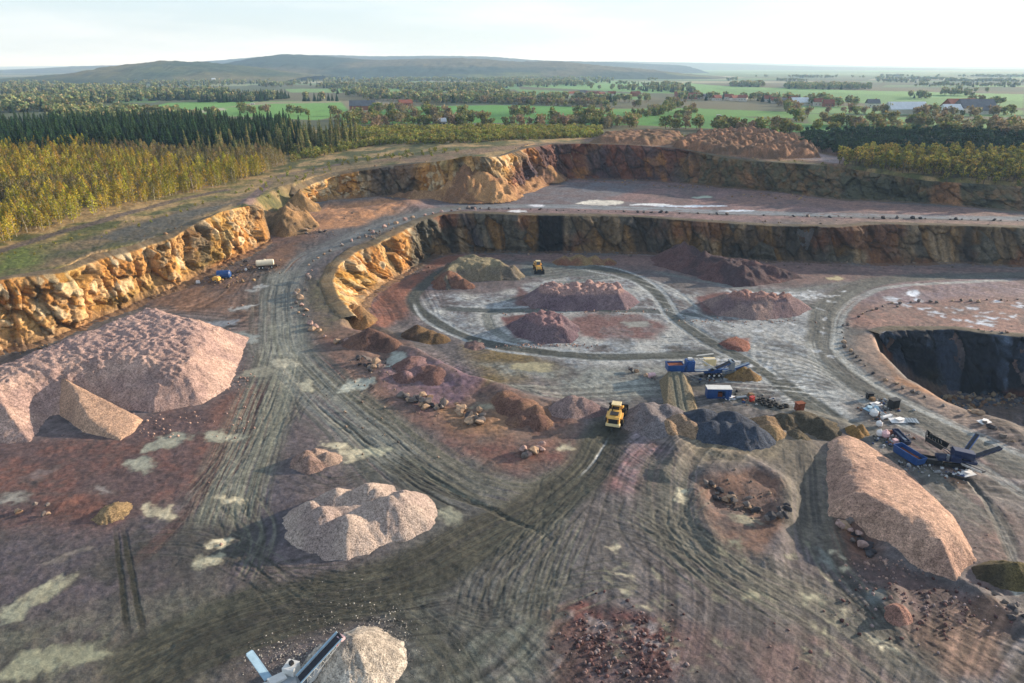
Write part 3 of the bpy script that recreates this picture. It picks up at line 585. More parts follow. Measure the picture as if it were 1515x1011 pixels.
def pal_orange(q, z, x, y, c1, c2, v, Ls):
    c = mx(lin((208,166,108))*np.ones(q.shape+(3,)), lin((178,124,62)), sm(c1*.9+.5)); c = mx(c, lin((204,178,138)), sm(c2*1.5-.1))
    c = mx(c, lin((92,82,64)), sm(fbm(q*.10, z*.03, 3)*3-.55)*.85); c = mx(c, lin((150,120,52)), sm(fbm(q*.07+9, z*.12, 3)*2.5-.1)*.6)
    c = mx(c, lin((214,150,66)), sm(fbm(q*.16+3, z*.02, 3)*3-.2)*.35); c = c*(1+.22*vn(q*.7, z*.04))[..., None]
    return mx(c, lin((136,104,76)), sm((v-.75)/.25)*.7*np.ones(q.shape))
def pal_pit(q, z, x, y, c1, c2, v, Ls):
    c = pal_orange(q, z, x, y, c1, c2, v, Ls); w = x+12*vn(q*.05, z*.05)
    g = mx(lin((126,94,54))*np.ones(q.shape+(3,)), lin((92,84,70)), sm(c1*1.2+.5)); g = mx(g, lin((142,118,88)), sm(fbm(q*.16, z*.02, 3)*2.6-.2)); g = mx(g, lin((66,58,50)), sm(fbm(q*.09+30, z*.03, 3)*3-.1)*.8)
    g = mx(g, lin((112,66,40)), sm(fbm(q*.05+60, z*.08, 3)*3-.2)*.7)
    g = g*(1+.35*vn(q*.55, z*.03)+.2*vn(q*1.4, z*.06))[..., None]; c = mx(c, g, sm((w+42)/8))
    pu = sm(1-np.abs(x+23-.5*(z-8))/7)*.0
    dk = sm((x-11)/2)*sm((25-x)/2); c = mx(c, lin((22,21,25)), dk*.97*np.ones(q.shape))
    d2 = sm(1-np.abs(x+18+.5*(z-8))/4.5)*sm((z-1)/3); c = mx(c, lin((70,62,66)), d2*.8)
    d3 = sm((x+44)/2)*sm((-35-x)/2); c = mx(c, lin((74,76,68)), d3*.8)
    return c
def pal_up(q, z, x, y, c1, c2, v, Ls):
    c = pal_orange(q, z, x, y, c1, c2, v, Ls); w = x+14*vn(q*.04, z*.05)
    g = mx(lin((122,72,50))*np.ones(q.shape+(3,)), lin((90,62,56)), sm(c1*1.2+.5)); g = mx(g, lin((158,104,50)), sm(fbm(q*.08, z*.08, 3)*3-.3)); g = mx(g, lin((76,66,74)), sm(fbm(q*.07+30, z*.05, 3)*3-.1)*.8)
    g2 = mx(lin((124,98,66))*np.ones(q.shape+(3,)), lin((92,84,60)), sm(c2*1.2+.5)); g2 = mx(g2, lin((74,72,52)), sm(fbm(q*.05+70, z*.1, 3)*3)); g2 = mx(g2, lin((150,108,72)), sm(fbm(q*.1+90, z*.05, 3)*3-.5))
    c = mx(c, g, sm((w-0)/14)); c = mx(c, g2, sm((w-95)/25))
    d = sm((x+78)/5)*sm((-48-x)/5); c = mx(c, lin((84,76,72)), d*.75)
    return c
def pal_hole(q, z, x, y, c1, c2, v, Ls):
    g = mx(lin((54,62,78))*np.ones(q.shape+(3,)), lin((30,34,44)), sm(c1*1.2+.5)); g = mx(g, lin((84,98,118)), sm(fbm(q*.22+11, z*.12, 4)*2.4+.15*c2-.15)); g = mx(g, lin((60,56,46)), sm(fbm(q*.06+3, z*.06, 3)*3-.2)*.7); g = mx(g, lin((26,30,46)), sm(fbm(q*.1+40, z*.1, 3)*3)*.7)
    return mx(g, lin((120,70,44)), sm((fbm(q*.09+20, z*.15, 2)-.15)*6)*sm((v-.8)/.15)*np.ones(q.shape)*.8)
cliff('quarry_face', T1, B1, pal_orange, amp=1.15, foot=5, big=1.2, step=.35, rows=64)
cliff('quarry_face', T2, B2, pal_up, amp=1.1, foot=6, step=.5, big=1.6, cap=5)
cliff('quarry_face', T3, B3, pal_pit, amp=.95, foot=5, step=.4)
T4[:, 2] = T4[:, 2]+.25
cliff('quarry_face', T4, B4, pal_hole, amp=.8, foot=7, step=.35, cap=5, talus=2)
# ---------------------------------------------------------------- stockpiles
def WV(a, b): return vn(a*.2, b*.2)*2
def pile(px, H, lab, slope=.72, c1=(150,120,108), c2=(130,104,98), cones=(), lump=0, res=.5, cat='gravel pile', name='gravel_pile', group=None, streak=.25, crag=.0, ls=.35, mat=None, topc=None, warp=.6, tilt=None, absz=None, ridge=0, rw=.6):
    P = AT(px) if px else []
    Cn = [(*atm(a, b)[:2], h) for a, b, h in cones]
    allp = np.array([p[:2] for p in P]+[(c[0]+sx*c[2]/slope, c[1]+sy*c[2]/slope) for c in Cn for sx in (-1, 1) for sy in (-1, 1)])
    x0, y0 = allp.min(0)-2; x1, y1 = allp.max(0)+2; xs = np.arange(x0, x1, res); ys_ = np.arange(y0, y1, res)
    A, B = np.meshgrid(xs, ys_); a, b = A.ravel(), B.ravel()
    wx = a+warp*(1.2*fbm(a*.12, b*.12, 3)+.3*vn(a*.6, b*.6)); wy = b+warp*(1.2*fbm(a*.12+50, b*.12, 3)+.3*vn(a*.6+9, b*.6))
    h = np.full(a.shape, -1.0); d = np.full(a.shape, 1e9)
    if P:
        for i in range(len(P)): d = np.minimum(d, segd(wx, wy, P[i], P[(i+1) % len(P)])[0])
        d = np.where(inside(wx, wy, P), d, -d)
        hm = H*(1+.10*fbm(a*.06, b*.06, 2))
        if tilt: ta = np.array(atm(*tilt[0])[:2]); tb = np.array(atm(*tilt[1])[:2]); k = np.clip(((a-ta[0])*(tb-ta)[0]+(b-ta[1])*(tb-ta)[1])/((tb-ta)**2).sum(), 0, 1); hm = hm*(tilt[2]*(1-k)+k)
        hs = d*slope*(1+.06*vn(a*.5, b*.5)); h = np.where(hs < hm-rw, hs, hm-rw*np.exp(-np.clip(hs-hm+rw, 0, 50)/rw)) 
    top = sm((h-H*.72)/(H*.2+.01)) if P else np.zeros(a.shape)
    for cx, cy, ch in Cn:
        r = np.hypot(wx-cx, wy-cy); an_ = np.arctan2(wy-cy, wx-cx); hc = ch-slope*np.sqrt(r*r+.12)*(1+.05*vn(an_*3.5+cx, an_*0+cy))+.2+.04*np.minimum(r, 3)*vn(an_*13+cx, r*.3); h = np.maximum(h, hc)
    if lump:
        h1, tl, e = vor3(a*ls+.2*vn(a*.3, b*.3), b*ls*1.1, a*0+.5, 31); 
        h = h+top*lump*(.5*h1+np.clip(e*1.2, 0, .5)*1.6-.3+.5*fbm(a*.5, b*.5, 3))
    if ridge: rd = 1-2*np.abs(vn(a*.34+.5*WV(a, b), b*.85+a*.25+.5*WV(b, a))); h = h+ridge*sm((h-H*.30)/(H*.3))*(.6*rd+.4*(1-2*np.abs(vn(a*.8, b*1.7)))+.35*fbm(a*.9, b*.9, 3))
    if crag: h = h+crag*fbm(a*.25, b*.25, 4)*sm(h/2)
    h = h+.16*fbm(a*1.1, b*1.1, 4)
    z = hgt(a, b)+h if absz is None else np.maximum(hgt(a, b)-.3, absz+h)
    if absz is not None: h = np.where(absz+h > hgt(a, b)-.2, h, -1)
    nr_, nc_ = A.shape; F = gridF(nr_, nc_); keep = (h[F] > -.25).any(1); F = F[keep]
    used = np.unique(F); mp = np.full(len(a), -1); mp[used] = np.arange(len(used)); F = mp[F]
    n = fbm(a*.15, b*.15, 4); col = mixc(np.tile(lin(c1), (len(a), 1)), lin(c2)[None, :], sm(n*2+.5)); s_ = 1+streak*vn(a*1.6+b*.3, b*1.6)+streak*.6*fbm(a*.5, b*.5, 3); col *= s_[:, None]
    if topc is not None: col = mixc(col, lin(topc)[None, :], top*.7)
    V = np.stack([a, b, np.maximum(z, hgt(a, b)-.3)], 1)[used]; org = np.array([V[:, 0].mean(), V[:, 1].mean(), V[:, 2].min()])
    o = mesh_np(name, V-org, F, mat or M_gravel, col[used]*KA); o.location = org
    return tag(o, lab, cat, group)
pile([(-170,640),(0,655),(48,654),(72,616),(150,604),(225,612),(300,600),(340,573),(362,520),(368,499),(330,488),(285,478),(230,470),(150,502),(60,535),(0,560),(-120,590)], 9.5, 'huge pink gravel stockpile with lumpy flat top below the orange rock face', .70, (196,164,148), (170,142,132), ridge=.5, res=.3, crag=.35, tilt=((180,620),(230,500),.72), topc=(176,148,140))
pile([(60,592),(95,574),(128,580),(212,622),(200,640),(178,652),(120,640)], 7.6, 'smooth pinkish gravel ramp leaning on the front of the huge stockpile', 1.3, (196,160,134), (178,146,124), tilt=((200,642),(92,582),.03), res=.3, warp=.3, streak=.12)
pile([(436,778),(470,806),(520,818),(570,806),(618,778),(610,752),(560,742),(500,746),(450,758)], 2.6, 'pale lobed gravel heap standing alone in the left foreground', .74, (190,170,156), (172,152,142), cones=[(478,782,4.6),(515,794,4.6),(580,768,5.0),(596,762,4.8),(560,752,4.2),(548,748,4.8),(500,752,4.3),(460,768,3.6),(600,752,4.0)], res=.3, streak=.12)
pile([(770,444),(785,455),(830,460),(930,459),(946,447),(935,436),(900,430),(800,431),(778,436)], 5.0, 'long flat-topped pink gravel pile with a row of tipped humps in the pit', .75, (132,112,114), (112,94,100), lump=1.3, ls=.32, topc=(190,154,142))
pile([(748,482),(770,500),(800,510),(845,508),(858,498),(848,482),(835,474),(775,474)], 4.6, 'dark pink gravel pile with one bright slumped side next to the long pile', .78, (120,102,106), (100,82,90), lump=1.0, cones=[(800,485,6.0),(825,486,5.6)], topc=(160,126,124), crag=.5)
pile([(1036,447),(1060,467),(1120,474),(1185,468),(1202,458),(1185,446),(1120,442),(1060,441)], 5.2, 'broad pink gravel pile with a bumpy crown near the right ring road', .62, (144,122,116), (120,100,102), lump=1.3, ls=.32, topc=(176,134,120))
pile([(965,392),(1000,402),(1060,416),(1085,425),(1130,422),(1190,412),(1130,398),(1060,390),(1000,382)], 5.0, 'dark red spoil ridge below the shaded pit wall', .6, (104,78,76), (82,66,68), crag=2.0, cones=[(1010,386,8),(1040,396,7),(1070,408,6.5),(1095,414,6)], cat='spoil heap', name='spoil_heap')
pile([(640,420),(662,430),(685,418),(720,416),(770,415),(760,402),(730,395),(680,390),(650,402)], 5.5, 'grey-green craggy mound with an orange flank beside the pit track', .9, (128,116,96), (104,96,86), crag=1.6, cones=[(668,412,6),(760,408,4)], topc=(142,132,104), cat='spoil heap', name='spoil_heap')
pile(None, 0, 'rust red spur in front of the grey-green mound', .8, (138,102,82), (112,82,70), cones=[(665,418,5.5),(676,422,4),(688,424,3),(655,424,3)], crag=1, cat='spoil heap', name='spoil_heap')
pile(None, 0, 'low tan and red heap at the foot of the pit wall behind the small loader', .6, (142,118,82), (124,84,66), cones=[(835,389,3),(855,388,3.6),(880,388,3),(898,389,2.4)], crag=.8, cat='spoil heap', name='spoil_heap')
pile(None, 0, 'small dark olive heap beside the left bend of the ring road', .75, (112,90,64), (88,68,54), cones=[(622,498,4.2),(636,502,3.4),(650,503,2.6),(612,500,2.6)], crag=1, cat='spoil heap', name='spoil_heap')
pile([(688,514),(700,519),(716,516),(718,508),(704,503),(690,507)], 1.1, 'tiny ring-shaped pinkish mound in the middle of the pit', .6, (140,116,108), (120,98,94), cat='spoil heap', name='spoil_heap', res=.3)
pile(None, 0, 'sharp-crested brown heap at the tip of the orange wall', .7, (122,92,78), (100,76,68), cones=[(545,505,4.5),(560,507,3.4),(530,508,3),(575,512,2.4)], crag=.8, cat='spoil heap', name='spoil_heap')
pile(None, 0, 'lilac-brown heap with a pale crest behind the puddle left of centre', .65, (140,112,112), (120,90,82), cones=[(605,545,2.9),(622,552,2.5),(640,560,2),(600,560,2)], crag=1.0, cat='spoil heap', name='spoil_heap')
pile(None, 0, 'rutted brown heap between the boulders and the loader', .6, (138,106,86), (118,88,76), cones=[(755,600,2.2),(775,604,2.3),(795,612,2),(770,622,1.8),(800,625,1.7),(745,590,1.9)], crag=1.3, cat='spoil heap', name='spoil_heap')
pile(None, 0, 'small lilac gravel heap with a sunlit side left of the yellow loader', .7, (146,124,118), (128,108,108), cones=[(845,603,3.4),(862,602,3),(832,608,2.4),(876,604,2.2)], crag=.5)
pile(None, 0, 'low grey tip bank just beyond the yellow loader', .5, (132,124,124), (120,112,112), cones=[(950,612,2.6),(965,608,2.6),(985,612,2.8),(940,625,2),(970,630,2.2)], crag=.6)
pile([(1222,655),(1225,700),(1226,762),(1262,774),(1300,802),(1345,834),(1416,858),(1442,828),(1412,768),(1345,702),(1280,656),(1245,640)], 6.2, 'large tan gravel stockpile with a smooth sunlit slope on the right', 1.0, (196,160,138), (178,144,126), res=.3, streak=.3, warp=.5, rw=1.8, tilt=((1395,742),(1265,778),.25))
pile([(1438,838),(1446,858),(1480,872),(1530,878),(1545,850),(1500,835),(1460,828)], 4.2, 'dark olive heap with a pale crest at the right edge', .85, (104,92,60), (74,66,50), res=.35, crag=1, cat='spoil heap', name='spoil_heap')
for q, (cs, lab) in enumerate([([(1040,625,3.6),(1055,640,3.2)], 'blue-grey stone heap, the left one of the pair behind the dirt crater'), ([(1085,632,3.8),(1100,645,3.4),(1115,648,2.8),(1072,642,3)], 'blue-grey stone heap, the wide right one of the pair behind the dirt crater')]):
    pile(None, 0, lab, .6, (74,80,92), (62,68,80), cones=cs, crag=.5, res=.35, name='stone_pile', cat='stone pile')
pile(None, 0, 'tan gravel heap on the left of the blue-grey stone', .62, (156,130,104), (136,116,98), cones=[(1005,628,2.6),(1020,634,2.3),(990,632,2)], crag=.5, res=.35)
pile(None, 0, 'tan gravel heap on the right of the blue-grey stone', .62, (160,132,96), (136,112,86), cones=[(1130,628,2.6),(1138,640,2.2)], crag=.5, res=.35)
pile(None, 0, 'dark earth heap with a hollow between the tan heap and the big tan stockpile', .6, (104,92,72), (84,76,62), cones=[(1165,628,2.4),(1190,626,2.5),(1212,634,2.3),(1180,645,1.6),(1222,642,2)], crag=1.4, res=.35, cat='spoil heap', name='spoil_heap')
pile(None, 0, 'small square-looking ochre heap behind the top of the tan stockpile', 1.3, (140,110,68), (110,86,58), cones=[(1262,640,2.3),(1276,640,2.3),(1268,645,2.2)], crag=.3, res=.3, cat='spoil heap', name='spoil_heap')
pile(None, 0, 'speckled pale stone cone under the conveyor at the bottom edge', .74, (206,194,178), (176,164,150), cones=[(527,985,5.0),(518,990,4.8),(505,992,3.6)], res=.2, streak=.35, warp=.4)
pile(None, 0, 'small crater-like pale heap left of the muddy pool', .7, (164,140,124), (150,124,112), cones=[(455,684,2.4),(470,678,2.2),(485,682,1.8),(462,690,2.0)], res=.25, crag=.4)
pile(None, 0, 'single dumped load of tan gravel on the red mud at far left', .5, (158,132,96), (144,120,92), cones=[(165,762,1.3),(172,758,1.2),(156,766,1)], res=.2)
pile(None, 0, 'ochre heap under the discharge belt of the blue crusher', .75, (152,122,74), (126,100,66), cones=[(1098,556,2.9),(1108,558,2.4),(1085,560,1.6)], crag=.5, res=.3)
pile(None, 0, 'pale pink clod beside the wet track at lower right', .8, (156,118,104), (136,100,92), cones=[(1322,908,1.5),(1330,905,1.3)], crag=.4, res=.25, cat='spoil heap', name='spoil_heap')
pile([(1100,520),(1075,516),(1062,508),(1072,502),(1088,498),(1108,506),(1112,516)], .9, 'low red earth patch heap in the grey pit floor', .5, (142,96,80), (122,82,74), crag=.8, cat='spoil heap', name='spoil_heap')
# earth banks on the plateau at the back
pile([(990,222),(1060,230),(1150,236),(1215,234),(1200,212),(1150,202),(1100,197),(1030,199)], 4.0, 'tall rust coloured spoil bank on the skyline of the quarry', .8, (150,112,86), (120,94,74), crag=4.5, res=.8, lump=.3, ls=.12, rw=2, cat='spoil heap', name='spoil_heap')
pile([(870,212),(960,216),(1020,214),(1010,200),(940,198),(885,202)], 4, 'flat brown spoil terrace left of the rust coloured bank', .5, (142,108,84), (120,96,72), crag=2, res=1, cat='spoil heap', name='spoil_heap')
pile([(560,290),(600,294),(650,297),(725,298),(790,284),(825,268),(800,262),(760,258),(730,250),(700,242),(680,250),(650,270)], 6.5, 'big tan scree fan spilling down the upper quarry face', .5, (170,130,92), (140,104,76), crag=3, res=.8, cat='scree', name='scree_fan', lump=1, ls=.2)
pile(None, 0, 'big sunlit rubble spur jutting out from the upper quarry face', .78, (184,142,98), (140,104,76), cones=[(698,276,16),(712,283,12.5),(735,287,9),(675,284,10),(655,288,6),(755,283,6),(716,270,15)], crag=4, absz=17, res=.6, cat='rubble spur', name='rubble_spur')
pile(None, 0, 'narrow ochre spur at the inner corner of the upper quarry face', .8, (164,124,84), (124,92,70), cones=[(796,258,13),(808,263,9),(820,268,5)], crag=3, absz=17, res=.6, cat='rubble spur', name='rubble_spur')
pile(None, 0, 'sandy tan mound closing off the tip of the orange pit wall', 1.0, (176,132,86), (136,108,76), cones=[(533,474,5.6),(526,470,5.2),(520,466,4),(542,478,3.4)], crag=1, absz=.5, res=.35, cat='earth bank', name='earth_bank')
pile(None, 0, 'ochre mound closing off the left end of the upper quarry face', 1.0, (170,134,90), (130,106,76), cones=[(446,305,9),(438,303,8),(454,306,6)], crag=2, absz=16.5, res=.4, cat='earth bank', name='earth_bank')
pile([(392,345),(420,352),(455,346),(470,335),(455,318),(425,308),(396,312)], 6.5, 'ragged ochre earth bank between the two sunlit rock faces', .8, (164,128,88), (120,98,72), crag=3.5, res=.5, cat='earth bank', name='earth_bank', cones=[(446,335,6)])
# ---------------------------------------------------------------- boulders
def flat_mat(name, c, rough=.6, metal=0.0, var=.25, scale=4, bump=.2, spec=.4):
    g = NT(name); tc = g.n('TexCoord'); n1 = g.n('TexNoise', Scale=scale, Detail=6.0, Roughness=.6); g.l(tc.outputs['Object'], n1.inputs['Vector'])
    mr = g.n('MapRange'); mr.inputs['From Min'].default_value = .3; mr.inputs['From Max'].default_value = .7; mr.inputs['To Min'].default_value = 1-var; mr.inputs['To Max'].default_value = 1+var; g.l(n1.outputs['Fac'], mr.inputs[0])
    mu = g.n('MixRGB', blend_type='MULTIPLY'); mu.inputs[0].default_value = 1; mu.inputs[1].default_value = (*lin(c), 1); g.l(mr.outputs[0], mu.inputs[2]); g.l(mu.outputs[0], g.b.inputs['Base Color'])
    g.b.inputs['Roughness'].default_value = rough; g.b.inputs['Metallic'].default_value = metal; g.b.inputs['Specular IOR Level'].default_value = spec
    if bump: bp = g.n('Bump', Strength=bump, Distance=.1); g.l(n1.outputs['Fac'], bp.inputs['Height']); g.l(bp.outputs[0], g.b.inputs['Normal'])
    return g.m
BM = [flat_mat('boulder_'+n, c, .85, 0, .4, 1.5, .6) for n, c in (('tan', (152,126,102)), ('grey', (106,96,90)), ('dark', (58,54,56)), ('pink', (158,130,120)))]
def boulder_mesh(seed, mat):
    r_ = random.Random(seed); bm = bmesh.new(); sx, sy, sz = r_.uniform(.9,1.3), r_.uniform(.7,1), r_.uniform(.55,.8)
    for i in range(15):
        v = Vector((r_.gauss(0,1), r_.gauss(0,1), r_.gauss(0,1))).normalized()*r_.uniform(.85,1.1); bm.verts.new((v.x*sx, v.y*sy, v.z*sz))
    g = bmesh.ops.convex_hull(bm, input=bm.verts); bmesh.ops.delete(bm, geom=[v for v in bm.verts if not v.link_faces], context='VERTS')
    bmesh.ops.bevel(bm, geom=bm.edges[:], offset=.05, segments=1, affect='EDGES')
    me = bpy.data.meshes.new('boulder'); bm.to_mesh(me); bm.free(); me.materials.append(mat); return me
BME = [[boulder_mesh(k*10+j, BM[k]) for j in range(4)] for k in range(4)]
def boulder(px, py, r, k, lab, grp, world=None, dz=0):
    p = atm(px, py) if world is None else world
    o = bpy.data.objects.new('boulder', R.choice(BME[k])); COL.objects.link(o)
    o.location = (p[0], p[1], p[2]+r*.35+dz); o.scale = (r*R.uniform(.8,1.2),)*3; o.rotation_euler = (R.uniform(-.5,.5), R.uniform(-.5,.5), R.uniform(0,6.3))
    return tag(o, lab, 'boulder', grp)
lb, gb = 'sunlit tan boulder in the row beside the curving haul road above the pit', 'boulders along the curving haul road'
for a, b in [(1430,25),(1280,100),(1225,130),(1185,155),(1145,190),(1175,240),(1140,275),(1145,315),(1120,410),(1050,420),(1030,455),(1075,475),(1045,520),(1085,540),(1125,580),(1100,620),(1140,635),(1160,700),(1205,730),(1285,815),(1415,860),(1470,845),(1000,560),(1060,600),(1180,745),(1240,760),(1390,860),(1330,70)]:
    boulder(260+a/5.827, 360+b/5.827, R.choice([.5,.8,1.1,1.5]), R.choice([0,0,3,1]), lb, gb)
lb, gb = 'boulder in the line along the brink of the sunlit orange pit wall', 'boulders along the brink of the orange wall'
for a, b in [(15,885),(60,865),(90,855),(120,845),(150,830),(200,805),(220,795),(250,790),(290,775),(320,765),(375,755),(410,748),(445,742),(490,735),(520,735),(560,725),(590,730)]:
    boulder(500+a/2.913, 60+b/2.913, R.uniform(.7,1.5), R.choice([0,3,1]), lb, gb)
lb, gb = 'dark boulder in the long straight row edging the bench road at the back', 'boulders edging the bench road at the back'
for i in range(76):
    x_ = 700+i*11+R.uniform(-3,3); y_ = np.interp(x_, [700,800,1000,1200,1515], [309,311,316,321.5,327])+R.uniform(-.5,.5)
    if R.random() < .88: boulder(x_, y_, R.choice([.35,.6,.9,1.2]), R.choice([2,2,1]), lb, gb)
lb, gb = 'boulder in the curved row round the outside of the right ring road', 'boulders round the right ring road'
for a, b in [(350,350),(375,330),(400,320),(430,310),(455,303),(490,290),(545,270),(575,290),(590,272),(650,265),(700,260),(765,262),(800,265),(890,258),(940,255),(1000,258),(1040,262),(1090,250),(1170,252),(1210,256),(1265,248),(260,400),(290,395),(255,440),(265,470),(268,495),(270,520),(300,545),(320,560),(340,580),(360,600),(385,630),(435,675),(505,715),(570,735),(605,760),(660,780),(690,788),(730,810),(840,865),(1075,960),(1145,995),(1180,1040),(1240,1065)]:
    boulder(1180+a/3.89, 380+b/3.89, R.uniform(.45,1.0), R.choice([1,1,2,0]), lb, gb)
def cluster(pts, n, r0, r1, ks, lab, grp, sx=6, sy=3):
    for i in range(n):
        a, b = pts[i % len(pts)]; boulder(a+R.gauss(0,1)*sx, b+R.gauss(0,1)*sy, R.uniform(r0, r1), R.choice(ks), lab, grp, dz=R.choice([0,0,.6]))
cluster([(530,535),(540,540),(550,545),(560,546)], 12, .7, 1.3, [0,1,1,2], 'boulder in the small rubble cluster beside the puddle left of centre', 'rubble beside the left puddle', 6, 3)
cluster([(600,588),(612,592),(625,597),(638,603),(650,606)], 26, .7, 1.5, [0,0,1,2], 'boulder in the long rubble heap at centre left', 'long rubble heap at centre left', 5, 3)
cluster([(675,605),(682,610)], 8, .7, 1.4, [0,0,1], 'boulder in the little group between the two rubble heaps', 'rubble between the two heaps', 3, 2.5)
cluster([(695,622),(705,620),(712,626)], 11, .8, 1.4, [0,1,2], 'boulder in the short rubble heap left of the brown heap', 'short rubble heap', 4, 3)
cluster([(775,668),(785,676),(800,665),(790,672)], 12, .8, 1.3, [0,0,3,1], 'pale boulder in the rubble heap below the centre of the view', 'pale rubble below the centre', 5, 4)
cluster([(1050,722),(1065,733),(1078,740),(1090,743),(1105,748),(1115,755)], 20, .5, 1.1, [2,2,1,0], 'dark boulder lined up in the dirt crater', 'dark rubble in the crater', 5, 3)
cluster([(1140,765),(1155,757),(1165,750),(1160,768)], 9, .7, 1.2, [2,2,1], 'dark blue-grey boulder at the right lip of the dirt crater', 'dark rubble at the right lip of the crater', 5, 4)
cluster([(1238,775),(1248,780),(1262,790),(1272,800),(1282,812),(1278,820),(1290,818)], 17, .6, 1.1, [2,1,2,0,3], 'boulder in the rubble at the foot of the tan stockpile', 'rubble at the foot of the tan stockpile', 4, 4)
cluster([(1480,890),(1500,905),(1510,915)], 8, .5, .9, [2,1], 'grey boulder at the lower right edge of the view', 'boulders at the lower right', 6, 4)
cluster([(380,405),(350,402),(335,404),(365,396),(345,395)], 9, .35, .8, [2,2,1], 'dark stone strewn by the parked tank trailer', 'stones by the tank trailer', 10, 3)
cluster([(455,345),(465,343),(490,344)], 7, .5, 1.0, [1,2,0], 'grey stone in the small heap on the slope above the haul road', 'stones above the haul road', 6, 2)
cluster([(935,550),(945,556),(958,560)], 7, .5, .9, [1,0,2], 'lone stone left of the blue crusher', 'stones left of the crusher', 8, 4)
cluster([(1436,612),(1425,606),(1440,616),(1450,610),(1475,640)], 6, .6, 1.3, [0,2], 'brown clod on the edge above the dark hole', 'clods above the dark hole', 10, 4)
cluster([(50,752),(68,750),(85,758)], 5, .5, .9, [0,1], 'reddish clod on the mud at far left', 'clods at far left', 8, 4)
# fine rubble nobody could count
def rubble(areas, n, r0, r1, name, lab_kind='stuff', cs=((120,108,96),)):
    bv, bf = [], []; co = np.array([v.co for v in boulder_low.vertices]); fc = np.array([p.vertices for p in boulder_low.polygons]); cl = []
    jac = [(atm(*P), (atm(P[0]+4, P[1])-atm(*P))[:2]/4, (atm(P[0], P[1]-2)-atm(*P))[:2]/-2) for P, sx, sy in areas]
    for i in range(n):
        k = R.randrange(len(areas)); _, sx, sy = areas[k]; c, ja, jb = jac[k]; q = c[:2]+ja*R.gauss(0,1)*sx+jb*R.gauss(0,1)*sy; p = np.array([q[0], q[1], float(hgt(q[0], q[1]))]); r = r0+(r1-r0)*R.random()**3
        M = Matrix.Rotation(R.uniform(0,6.3), 3, 'Z') @ Matrix.Rotation(R.uniform(0,3), 3, 'X'); bf.append(fc+len(co)*i); bv.append((co*r)@np.array(M).T+p+[0,0,r*.2]); cl.append(np.tile(lin(R.choice(cs)), (len(co), 1)))
    o = mesh_np(name, np.vstack(bv), np.vstack(bf), M_rockbit, np.vstack(cl)*KA, smooth=False); tag(o, kind='stuff'); return o
bm = bmesh.new(); bmesh.ops.create_icosphere(bm, subdivisions=1, radius=1)
for v in bm.verts: v.co *= R.uniform(.7,1.15); v.co.z *= .75
boulder_low = bpy.data.meshes.new('chip'); bm.to_mesh(boulder_low); bm.free(); M_rockbit = ground_mat('rubble_stone', .9, .3, 1.5, .3)
rubble([((1345,560),14,12),((1380,580),16,8),((1410,590),18,6),((1440,590),24,5),((1490,592),20,5),((1330,530),8,12)], 900, .2, 1.3, 'hole_rubble', cs=((150,130,104),(96,96,100),(120,90,66),(70,74,84)))
rubble([((300,415),40,6),((60,515),50,6),((340,395),30,5),((600,292),50,3),((900,268),90,2),((1060,276),60,2),((1200,290),50,3)], 700, .2, .9, 'scree_stones', cs=((170,140,100),(120,100,80),(140,110,80)))
rubble([((900,376),200,2.5),((1250,390),150,3),((590,400),25,14)], 500, .2, .8, 'pit_wall_stones', cs=((120,100,86),(96,84,76),(150,128,108)))
rubble([((1305,610),14,8),((1320,650),14,5),((1415,700),14,5),((1110,592),24,4),((1040,560),24,3),((1300,600),12,10),((1345,690),20,4)], 520, .12, .6, 'yard_debris', cs=((190,190,190),(60,80,120),(120,80,60),(50,50,54),(150,150,150)))
rubble([((240,628),70,12),((350,560),14,34),((1330,828),50,14),((860,462),60,3),((1110,476),50,3),((800,512),40,2)], 800, .1, .42, 'rolled_stones', cs=((190,156,138),(160,130,118),(150,124,114)))
rubble([((925,960),40,34),((870,950),20,30),((1330,880),60,22),((1420,910),40,16),((960,975),30,30)], 1100, .06, .42, 'broken_red_rock', cs=((150,132,128),(112,80,76),(80,56,54),(130,104,98)))
rubble([((375,398),24,4),((470,345),14,3),((600,610),60,25),((1100,745),30,14),((560,545),20,10)], 420, .12, .45, 'small_stones', cs=((120,104,92),(84,78,74),(150,130,112)))
rubble([((520,940),50,22),((570,950),26,30),((440,975),40,14)], 1500, .05, .16, 'spilled_gravel', cs=((170,164,156),(120,116,112),(196,188,176)))
# ---------------------------------------------------------------- machines
MY = flat_mat('yellow_paint', (220,170,84), .45, 0, .12, 1, 0); MW = flat_mat('white_paint', (206,204,198), .5, 0, .12, 1, 0); MCR = flat_mat('cream_paint', (222,200,150), .5, 0, .12, 1, 0)
MB_ = flat_mat('blue_paint', (32,72,128), .45, 0, .2, 1, 0); MDB = flat_mat('dark_blue_paint', (24,38,72), .5, 0, .25, 1, 0); MK = flat_mat('black_steel', (36,36,38), .6, .2, .2, 1, 0)
MR = flat_mat('rubber', (38,36,34), .9, 0, .2, 3, .2); MG = flat_mat('window_glass', (26,32,38), .08, 0, .05, 1, 0, .8); MRU = flat_mat('rusty_steel', (124,66,40), .9, .1, .4, 2, .3); MGS = flat_mat('galvanised_steel', (150,156,160), .4, .6, .15, 1, 0)
MLB = flat_mat('light_blue_paint', (150,178,194), .5, 0, .15, 1, 0); MBELT = flat_mat('conveyor_belt', (44,44,50), .8, 0, .2, 2, .1); MST = flat_mat('belt_load', (126,116,108), .95, 0, .4, 6, .5); MRED = flat_mat('red_paint', (170,50,40), .5, 0, .2, 1, 0); MWOOD = flat_mat('weathered_timber', (140,110,78), .9, 0, .3, 2, .2); MTANK = flat_mat('tank_cream', (226,212,184), .4, 0, .1, 1, 0)
